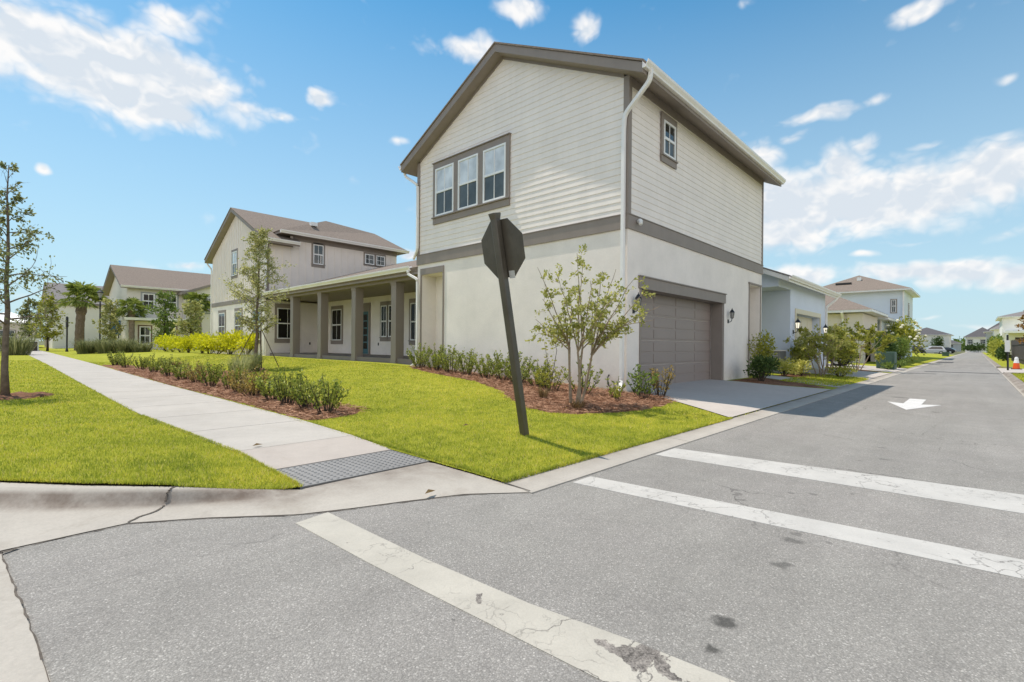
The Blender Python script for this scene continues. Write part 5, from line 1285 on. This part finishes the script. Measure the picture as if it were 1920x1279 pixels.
# two-storey pale blue house with a garage wing
h = empty('house', (70, 11, .1), 'two-storey pale blue house with a brown hipped roof down the alley', 'house')
w = MB(); wall(Plane('x', 69, -1), w, 5.9, 15.5, -.1, 7.7); wall(Plane('y', 5.9, -1), w, 69, 79, -.1, 7.7); w.quad((79, 5.9, 0), (79, 15.5, 0), (79, 15.5, 7.7), (79, 5.9, 7.7)); w.build('wall', BLUE2, h)
w = MB(); wall(Plane('y', 5.5, -1), w, 47.3, 68.9, -.1, 3.45, [(49, 54, 0, 2.5, .3)]); wall(Plane('x', 47.3, -1), w, 5.5, 14, -.1, 3.45); w.build('garage_wall', BLUE2, h)
hip_roof(h, 68.2, 79.8, 5.2, 16.2, 7.75, 10.2, ROOF, GUTTER)
hip_roof(h, 46.7, 68.9, 4.9, 14.5, 3.55, 5.0, ROOF, GUTTER)
sidewin(h, Plane('x', 69, -1), [(6.6, 7.0, 5.2, 6.6)]); sidewin(h, Plane('y', 5.9, -1), [(73.5, 74.6, 5.0, 6.4), (73.5, 74.6, 1.4, 2.8)])
lantern(h, Plane('y', 5.5, -1), 48.3, 2.0, False, 1.6)
downspout(h, [(68.9, 5.95, 7.5), (68.9, 5.95, .3)], .08); downspout(h, [(47.2, 5.45, 3.4), (47.2, 5.45, .3)], .07)
vt = MB(); vt.box(71.6, 72.0, 10.2, 10.6, 9.3, 9.7); vt.build('roof_vent', WHITEP, h); vt = MB(); vt.box(70.5, 70.8, 11.0, 12.6, 8.85, 9.05); vt.build('roof_vent', BLACK, h)
# far houses down the alley
def simple_house(label, x0, x1, y0, y1, ze, zr, wm, rm, wins=(), ori='hip', over=.6, group=None, tm=TRIM, cat='house'):
    h = empty('house', ((x0 + x1) / 2, (y0 + y1) / 2, 0), label, cat, group)
    MB().box(x0, x1, y0, y1, -.1, ze).build('wall', wm, h)
    if ori == 'hip': hip_roof(h, x0 - over, x1 + over, y0 - over, y1 + over, ze + .12, zr, rm, GUTTER)
    else:
        gable_roof_x(h, x0 - over, x1 + over, y0 - over, y1 + over, (y0 + y1) / 2, ze + .15, zr, rm, tm, .2)
        MB().prism([(0, y0, ze - .01), (0, y1, ze - .01), (0, (y0 + y1) / 2, zr - .3)], (x0 + .01, 0, 0), (x1 - .01, 0, 0)).build('gable_wall', wm, h)
    for (pl_, lst) in wins: sidewin(h, pl_, lst, tmat=tm)
    return h
simple_house('white two-storey house with a dark hipped roof at the end of the left lawn', 183, 194, 5.6, 16, 5.0, 7.4, OFFW, ROOFD, [(Plane('x', 183, -1), [(12.2, 13.4, 3.2, 4.4)])])
simple_house('low dark-roofed house at the very end of the alley', 300, 312, 5.5, 18, 3.6, 6.4, GREY2, ROOFD, [(Plane('x', 300, -1), [(8, 9.4, 1.5, 3)])])
simple_house('pale two-storey house with a dark roof across the end of the alley', 232, 244, -5.5, 3.0, 5.2, 8.8, OFFW, ROOFD, [(Plane('x', 232, -1), [(-2, -.8, 3, 4.4), (1.2, 2.4, 3, 4.4)])], 'hip')
simple_house('grey house with a dark roof on the far right of the alley', 202, 214, -10.5, -1.9, 6.2, 10.4, GREY2, ROOFD, [(Plane('x', 202, -1), [(-4.4, -3.2, 3.4, 4.8)])])
simple_house('second dark-roofed house on the right, nearer than the grey one', 168, 180, -13, -2.9, 6.0, 9.9, OFFW, ROOFG, [(Plane('x', 168, -1), [(-5.2, -4.1, 3.2, 4.6)])])
h = simple_house('white two-storey house behind the brown fence at the right edge', 118, 132, -16, -3.05, 6.6, 8.9, OFFW, ROOFG, [(Plane('x', 118, -1), [(-5.2, -4.2, 1.2, 2.6)])])
b = MB(); b.box(115.5, 117.98, -12, -3.3, 3.9, 4.25); b.box(115.6, 115.9, -3.7, -3.4, 0, 3.9); b.build('porch_roof', WHITE, h)
b = MB(); Plane('x', 118, -1).box(b, -9, -4.6, .1, 3.2, .002, .03); b.build('garage_door', FENCE, h)
# left background houses
h = empty('house', (13, 65, .2), 'cream two-storey house with a long brown roof behind the trees on the left', 'house')
w = MB(); pc = Plane('y', 60, -1); wall(pc, w, 8.8, 22, 0, 6.5); wall(Plane('x', 8.8, -1), w, 60, 71, 0, 6.5); w.quad((8.8, 60, 6.5), (8.8, 65.5, 8.9), (8.8, 71, 6.5)); w.build('wall', CREAM2, h)
gable_roof_x(h, 8.2, 22.6, 59.4, 71.6, 65.5, 6.62, 9.2, ROOF, TRIM, .22)
g = MB(); gutter_x(g, 8.2, 22.6, 59.4, 6.62, -1, .18, .16); g.build('gutter', GUTTER, h)
gb = MB().prism([(13.4, 0, 0), (22, 0, 0), (22, 0, 6.3), (17.5, 0, 7.9), (13.4, 0, 6.3)], (0, 58.6, 0), (0, 59.98, 0)); gb.build('bay_wall', CREAM2, h)
rf_ = MB().prism([(12.9, 0, 6.25), (17.5, 0, 8.05), (22.2, 0, 6.25), (22.2, 0, 6.0), (17.5, 0, 7.8), (12.9, 0, 6.0)], (0, 58.2, 0), (0, 63.5, 0)); rf_.build('bay_roof', TRIM, h)
for (a, b) in ((10.0, 11.0), (11.9, 12.9)): window(h, pc, a, b, 4.5, 6.0, 2, True, .14, GLASS, GLASS, tmat=GREY2, fr=.1)
window(h, Plane('y', 58.6, -1), 14.9, 15.8, 4.3, 5.9, 2, True, .14, GLASS, GLASS, tmat=GREY2, fr=.1)
for (a, b) in ((9.6, 10.5), (11.4, 12.6)): window(h, Plane('y', 58.9, -1), a, b, .9, 2.7, 2, True, .12, GLASS, GLASS, tmat=BRICKC, fr=.1)
MB().box(8.8, 13.35, 58.9, 59.98, 0, 3.2).build('porch_wall', CREAM2, h)
MB().prism([(8.3, 0, 3.25), (13.38, 0, 3.25), (13.38, 0, 3.5), (8.3, 0, 3.5)], (0, 57.9, 0), (0, 59.97, .0)).build('porch_roof', WHITE, h)
simple_house('white-walled house with a grey roof far left behind the stout palm', 4.6, 11.0, 78.5, 92, 5.6, 8.6, OFFW, ROOFG, [], 'gable', .4)
simple_house('low beige house with a white roof at the far left', -1.5, 3.6, 84, 96, 3.3, 4.8, BEIGE, WHITE, [(Plane('y', 84, -1), [(.3, 1.6, .9, 2.4)])], 'hip', .5)
simple_house('grey roofed house at the left edge of the distance', -16, -3.0, 110, 124, 4.6, 6.8, OFFW, ROOFG, [(Plane('y', 110, -1), [(-6, -4.4, 2.2, 3.8)])], 'gable', .5)
# far left houses behind, to close the view
simple_house('long grey house beyond the cream house', 26, 44, 74, 86, 6.0, 9.0, GREY2, ROOFG, [], 'gable', .5)

# ================================================================== STREET FURNITURE
def lamp_post(loc, label, H):
    t = empty('lamp_post', loc, label, 'street lamp'); o = loc
    b = MB(); b.lathe([(.14, -.05), (.14, .3), (.09, .5), (.065, .6), (.055, H - .6), (.07, H - .55)], 10, o); b.build('post', BLACK, t, smooth=False)
    b = MB(); b.lathe([(.10, H - .55), (.20, H - .15), (.20, H - .12)], 8, o); b.build('lantern_glass', LAMPGL, t)
    b = MB(); b.lathe([(.26, H - .12), (.28, H - .06), (.12, H + .10), (.03, H + .2), (.01, H + .3)], 10, o); b.build('lamp_hood', BLACK, t)
    return t
lamp_post((6.75, 59.7, .25), 'black street lamp with a lantern beside the broad tree on the left', 5.6)
def bollard(loc, label, H):
    t = empty('light_post', loc, label, 'light post', 'black posts by the path on the left')
    MB().lathe([(.10, -.05), (.10, .25), (.06, .35), (.06, H * .7)], 8, loc).build('post', BLACK, t)
    MB().lathe([(.08, H * .7), (.09, H * .72), (.09, H * .97), (.04, H)], 8, loc).build('cap', BLACK, t)
bollard((4.22, 56.5, .2), 'black post on the left of the stout palm by the path', 3.1)
bollard((6.83, 72.7, .2), 'black post just right of the stout palm trunk', 4.9)
t = empty('park_sign', (8.65, 63.5, .3), 'round blue panel on a post near the lamp on the left', 'sign')
MB().tube([(8.65, 63.5, .2), (8.65, 63.5, 2.0)], .06, 6).build('post', BLACK, t)
MB().tube([(8.65, 63.45, 2.6), (8.65, 63.53, 2.6)], .75, 20).build('panel', SIGNBLUE, t)
t = empty('kiosk', (2.2, 61.6, .2), 'small white and dark utility cabinet at the end of the sidewalk', 'cabinet')
MB().box(1.7, 2.7, 61.2, 62.0, .15, 1.25).build('body', WHITEP, t, bevel=.02); MB().box(1.8, 2.6, 61.17, 61.199, .3, 1.1).build('door', FENCE, t); MB().box(1.6, 2.8, 61.1, 62.1, 1.252, 1.4).build('lid', WHITEP, t)
# picket fence near the cream house
t = empty('picket_fence', (8.6, 61.5, .2), 'short white picket fence by the blue panel', 'fence')
b = MB()
for k in range(16): b.box(7.4 + k * .16, 7.5 + k * .16, 61.5, 61.53, .2, 1.5)
b.build('pickets', WHITE, t); MB().box(7.35, 10.0, 61.54, 61.58, .5, .6).build('rail', WHITE, t)
# utility box, AC unit
t = empty('utility_box', (33.6, 3.65, .05), 'green utility box beside the alley, right of the black car', 'utility box')
MB().prism([(33.1, 0, .05), (34.1, 0, .05), (34.1, 0, .85), (33.95, 0, 1.0), (33.1, 0, 1.0)], (0, 3.2, 0), (0, 4.0, 0)).build('body', GREENBOX, t, bevel=.02)
MB().box(33.0, 34.2, 3.1, 4.1, -.02, .06).build('base', CONC, t); MB().box(33.08, 33.099, 3.3, 3.9, .15, .9).build('door', GREENBOX, t)
t = empty('air_conditioner', (21.35, 5.95, .15), 'grey air conditioning unit beside the blue wall', 'air conditioner')
b = MB(); b.box(20.9, 21.8, 5.55, 6.35, .15, 1.05)
b.build('body', basic('ac_grey', (.20, .20, .20), .6, .1, 20), t, bevel=.02)
b = MB()
for k in range(11): b.box(20.885, 20.898, 5.6, 6.3, .22 + k * .07, .255 + k * .07)
b.build('grille', GREY2, t); MB().box(20.87, 21.83, 5.52, 6.38, 1.051, 1.09).build('top', OFFW, t)
t = empty('utility_box', (100, 3.3, .05), 'small dark utility box on the far left lawn by the kerb', 'utility box')
MB().box(99.4, 100.4, 3.1, 3.9, .0, .6).build('body', GREENBOX, t, bevel=.05); MB().box(99.3, 100.5, 3.0, 4.0, .602, .68).build('lid', GREENBOX, t)
# traffic cone
t = empty('traffic_cone', (41.5, -1.68, .03), 'orange traffic cone with a white collar on the right driveway', 'traffic cone')
c = (41.5, -1.68, .03)
MB().lathe([(.17, .03), (.16, .06), (.125, .36)], 14, c).build('body', ORANGE, t); MB().box(41.28, 41.72, -1.90, -1.46, .02, .055).build('base', RUBBER, t)
MB().lathe([(.129, .362), (.09, .56)], 14, c).build('collar', WHITEP, t); MB().lathe([(.088, .562), (.09, .62), (.06, .70), (.02, .72)], 12, c).build('top', WHITEP, t)
# thin sign post on the right
t = empty('sign_post', (39.0, -1.25, .03), 'thin dark post with a white sign at the right kerb', 'sign post')
MB().tube([(39.0, -1.25, 0), (39.0, -1.22, 2.0)], .045, 6).build('post', BLACK, t); MB().box(38.93, 38.95, -1.32, -1.12, 1.05, 1.7).build('sign_plate', WHITEP, t)
# fence
t = empty('fence', (56, -2.5, 0), 'dark brown board fence on the right of the alley', 'fence')
b = MB(); x = 46.0
while x < 73: b.box(x, x + .34, -2.62, -2.585, .05, 2.05); x += .36
b.build('boards', FENCE, t)
b = MB(); b.box(46, 73, -2.58, -2.53, .4, .5); b.box(46, 73, -2.58, -2.53, 1.6, 1.7); b.build('rail', FENCE, t)
for k in range(10): MB().box(46 + k * 3, 46.12 + k * 3, -2.70, -2.625, .0, 2.15).build('post', FENCE, t)

# ================================================================== CARS
def car(loc, rz, label, paint, suv=False, group=None):
    t = bpy.data.objects.new('parked_car', None); COL.objects.link(t); t.location = loc; t.rotation_euler = (0, 0, rz); tag(t, label, 'car', group)
    H = 1.68 if suv else 1.46
    lo = [(-2.25, .32), (-2.28, .62), (-2.2, .88), (-1.6, .95), (1.0, .95), (1.9, .86), (2.2, .70), (2.26, .45), (2.15, .28), (-2.1, .26)]
    b = MB(); b.prism([(x, 0, z) for x, z in lo], (0, -.88, 0), (0, .88, 0)); b.build('body', paint, t, bevel=.07)
    up = [(-2.12, .93), (-1.75 if suv else -1.35, H - .06), (-1.2 if suv else -.9, H), (.1, H - .01), (.45, H - .10), (1.15, .93)]
    k = MB(); n = len(up)
    k.v = [(x, -.80 + (z - .93) * .22, z) for x, z in up] + [(x, .80 - (z - .93) * .22, z) for x, z in up]
    k.f = [tuple(range(n)), tuple(range(n, 2 * n))[::-1]] + [(i, i + n, (i + 1) % n + n, (i + 1) % n) for i in range(n)]
    k.build('roof', paint, t, bevel=.03)
    for s_ in (-1, 1):
        g = MB()
        sidepoly = [(-1.75, 1.0), (-1.48 if suv else -1.2, H - .14), (.08, H - .12), (.85, 1.0)]
        f = lambda z: (.80 - (z - .93) * .22 + .008) * s_
        g.quad(*[(x, f(z), z) for x, z in sidepoly]); g.v += []
        g.build('window', CARGLASS, t)
        for x in (-1.4, 1.42):
            wv_ = MB(); wv_.tube([(x, s_ * .68, .33), (x, s_ * .90, .33)], .33, 18); w_ = wv_.build('wheel', RUBBER, t)
            MB().tube([(x, s_ * .89, .33), (x, s_ * .915, .33)], .20, 12).build('rim', METAL, w_)
        hl = MB(); hl.box(2.12, 2.235, s_ * .66 - .14, s_ * .66 + .14, .60, .74); hl.build('headlight', LAMPGL, t, bevel=.02)
    g = MB(); g.quad((.5, -.66, H - .13), (.5, .66, H - .13), (1.13, .74, .98), (1.13, -.74, .98)); g.v = [(x + .02, y, z + .02) for x, y, z in g.v]; g.build('windscreen', CARGLASS, t)
    return t
car((32.7, 7.0, .18), -math.pi / 2, 'black car parked nose out beside the beige house', CARBLK)
car((139, 7.1, .05), 1.75, 'silver suv parked on the far left of the alley', CARWHT, True)
car((158.0, 5.9, .05), 1.4, 'dark car parked right of the silver suv', CARBLK)
car((134, 10.2, .05), 1.6, 'dark car half hidden left of the silver suv', CARBLK, True)

# ================================================================== GRASS AND STRAW (stuff)
def blades(name, pts, h, w, mat, label, cat, rg, lean=(.2, .9)):
    n = len(pts); a = rg.uniform(0, 6.283, n); l = rg.uniform(*lean, n) * h
    d = np.stack([np.cos(a), np.sin(a), np.zeros(n)], -1); sd = np.stack([-np.sin(a), np.cos(a), np.zeros(n)], -1) * (w * .5)[:, None]
    tip = pts + d * l[:, None] + np.array([0, 0, 1.0]) * h[:, None]
    V = np.stack([pts - sd, pts + sd, tip], 1).reshape(-1, 3); F = np.arange(3 * n).reshape(-1, 3)
    o = np_mesh(name, V, F, mat); tag(o, label, cat, None, 'stuff'); return o
def scatter(rg, x0, x1, y0, y1, n, keep, dens=5600, ref=5.0):
    P = np.column_stack([rg.uniform(x0, x1, n), rg.uniform(y0, y1, n)])
    d = np.hypot(P[:, 0], P[:, 1]); area = (x1 - x0) * (y1 - y0); base = n / area
    pr = np.minimum(1, dens * (ref / np.maximum(d, ref)) ** 1.9 / base)
    k = (rg.uniform(0, 1, n) < pr) & keep(P[:, 0], P[:, 1]); return P[k], d[k]
rg = np.random.default_rng(77)
b1, b2 = inpoly(BED1), inpoly(BED2); dv = inpoly([(9.5, 5.6), (15.3, 5.6), (15.9, 2.9), (8.22, 2.9), (8.72, 3.62), (9.15, 4.3)])
def keepR(x, y): return (~b1(x, y)) & (~b2(x, y)) & (~dv(x, y)) & ~((x > 9.4) & (y > 5.4) & (x < 20)) & (y > 2.89) & ~((x > 9.1) & (y > 2.9) & (x < 15.8))
pts, d = [], []
for (x0, x1, y0, y1, n_) in ((2.96, 9.6, 2.88, 8.0, 190000), (2.96, 9.7, 8.0, 14.0, 130000), (2.96, 9.8, 14.0, 30, 70000)):
    a, b = scatter(rg, x0, x1, y0, y1, n_, keepR); pts.append(a); d.append(b)
# a fringe overhanging the kerb and walk edges
fx = rg.uniform(2.97, 8.3, 5200); e1 = np.column_stack([fx, 2.89 + np.abs(rg.normal(0, .02, 5200))]); fy = rg.uniform(2.9, 6.9, 3200); e2 = np.column_stack([2.985 + np.abs(rg.normal(0, .018, 3200)) + np.interp(fy, [2.9, 5.8, 6.9], [0, .05, .08]), fy])
pts += [e1, e2]; d += [np.hypot(*e1.T), np.hypot(*e2.T)]
P = np.concatenate(pts); D = np.concatenate(d); Z = zt(P[:, 0], P[:, 1]) + .008
blades('lawn_grass', np.column_stack([P, Z]), rg.uniform(.016, .042, len(P)), .0062 * np.maximum(1, D / 5.5), GRASSM, 'short yellow-green grass blades on the corner lawn', 'grass', rg)
ip = inpoly(lp)
pts, d = [], []
for (x0, x1, y0, y1, n_) in ((-1.2, 1.72, 3.9, 9.0, 110000), (-1.2, 1.72, 9.0, 16.0, 60000), (-1.2, 1.6, 16, 34, 30000)):
    a, b = scatter(rg, x0, x1, y0, y1, n_, lambda x, y: ip(x, y) & (np.hypot(x - .15, y - 12.8) > .55)); pts.append(a); d.append(b)
q = np.array([(a[0], a[1]) for a in Icurve]); s_ = np.concatenate([[0], np.cumsum(np.hypot(*np.diff(q, axis=0).T))]); u = rg.uniform(2.0, s_[-1], 5200)
e1 = np.column_stack([np.interp(u, s_, q[:, 0]), np.interp(u, s_, q[:, 1])]) + np.abs(rg.normal(0, .014, (5200, 2)))
fy = rg.uniform(3.95, 9, 3500); e2 = np.column_stack([sx(fy) + .02 - np.abs(rg.normal(0, .015, 3500)), fy])
pts += [e1, e2]; d += [np.hypot(*e1.T), np.hypot(*e2.T)]
P = np.concatenate(pts); D = np.concatenate(d); Z = zl(P[:, 0], P[:, 1]) - .004
blades('lawn_grass', np.column_stack([P, Z]), rg.uniform(.016, .042, len(P)), .0062 * np.maximum(1, D / 5.5), GRASSM, 'short yellow-green grass blades on the strip left of the sidewalk', 'grass', rg)
# neighbour strip and the right lawn
pts, d = scatter(rg, 17.2, 22.8, 2.97, 4.6, 9000, lambda x, y: y < 5.4 - (22.8 - x) * .1, 900, 20); p2, d2 = scatter(rg, 17.2, 34, -6, -1.16, 26000, lambda x, y: x > 0, 500, 25)
P = np.concatenate([pts, p2]); D = np.concatenate([d, d2]); Z = np.concatenate([zt(pts[:, 0], pts[:, 1]) + .005, np.full(len(p2), .03)])
blades('lawn_grass', np.column_stack([P, Z]), rg.uniform(.03, .07, len(P)), .0075 * np.maximum(1, D / 5.5), GRASSM, 'grass blades on the strip by the blue house and the right lawn', 'grass', rg)
# straw on the beds
for nm, poly, x0, x1, y0, y1, n_, lab in (('pine_straw', BED1, 6, 9.9, 4.1, 13.1, 26000, 'loose pine straw over the bed under the garage wall'), ('pine_straw', BED2, 2.9, 4.8, 6.9, 22, 26000, 'loose pine straw over the bed along the sidewalk')):
    f = inpoly(poly); P = np.column_stack([rg.uniform(x0, x1, n_), rg.uniform(y0, y1, n_)]); P = P[f(P[:, 0], P[:, 1])]
    n = len(P); a = rg.uniform(0, 6.283, n); L = rg.uniform(.04, .13, n); z = zt(P[:, 0], P[:, 1]) + .04 + rg.uniform(0, .025, n)
    dd = np.stack([np.cos(a) * L, np.sin(a) * L, rg.normal(0, .012, n)], -1); sd = np.stack([-np.sin(a), np.cos(a), rg.normal(0, .5, n)], -1) * .0035
    p = np.column_stack([P, z]); V = np.stack([p - sd, p + sd, p + dd + sd, p + dd - sd], 1).reshape(-1, 3)
    tag(np_mesh(nm, V, np.arange(4 * n).reshape(-1, 4), STRAW), lab, 'mulch', None, 'stuff')
# fallen leaves on the lawn and walk
for i, (x, y, z) in enumerate([(4.3, 4.9, .12), (1.95, 5.62, .085), (2.35, 3.1, .03), (8.2, 12.6, .45)]):
    o = MB().quad((x - .05, y, z + .01), (x, y + .025, z + .03), (x + .06, y + .01, z + .012), (x, y - .025, z + .02)).build('fallen_leaf', LEAF_TWIG)
    tag(o, ['dry leaf on the lawn left of the sign post', 'dry leaf on the joint of the sidewalk', 'dry leaf on the concrete ramp at the corner', 'dry leaf on the lawn near the porch'][i], 'leaf', 'fallen leaves')
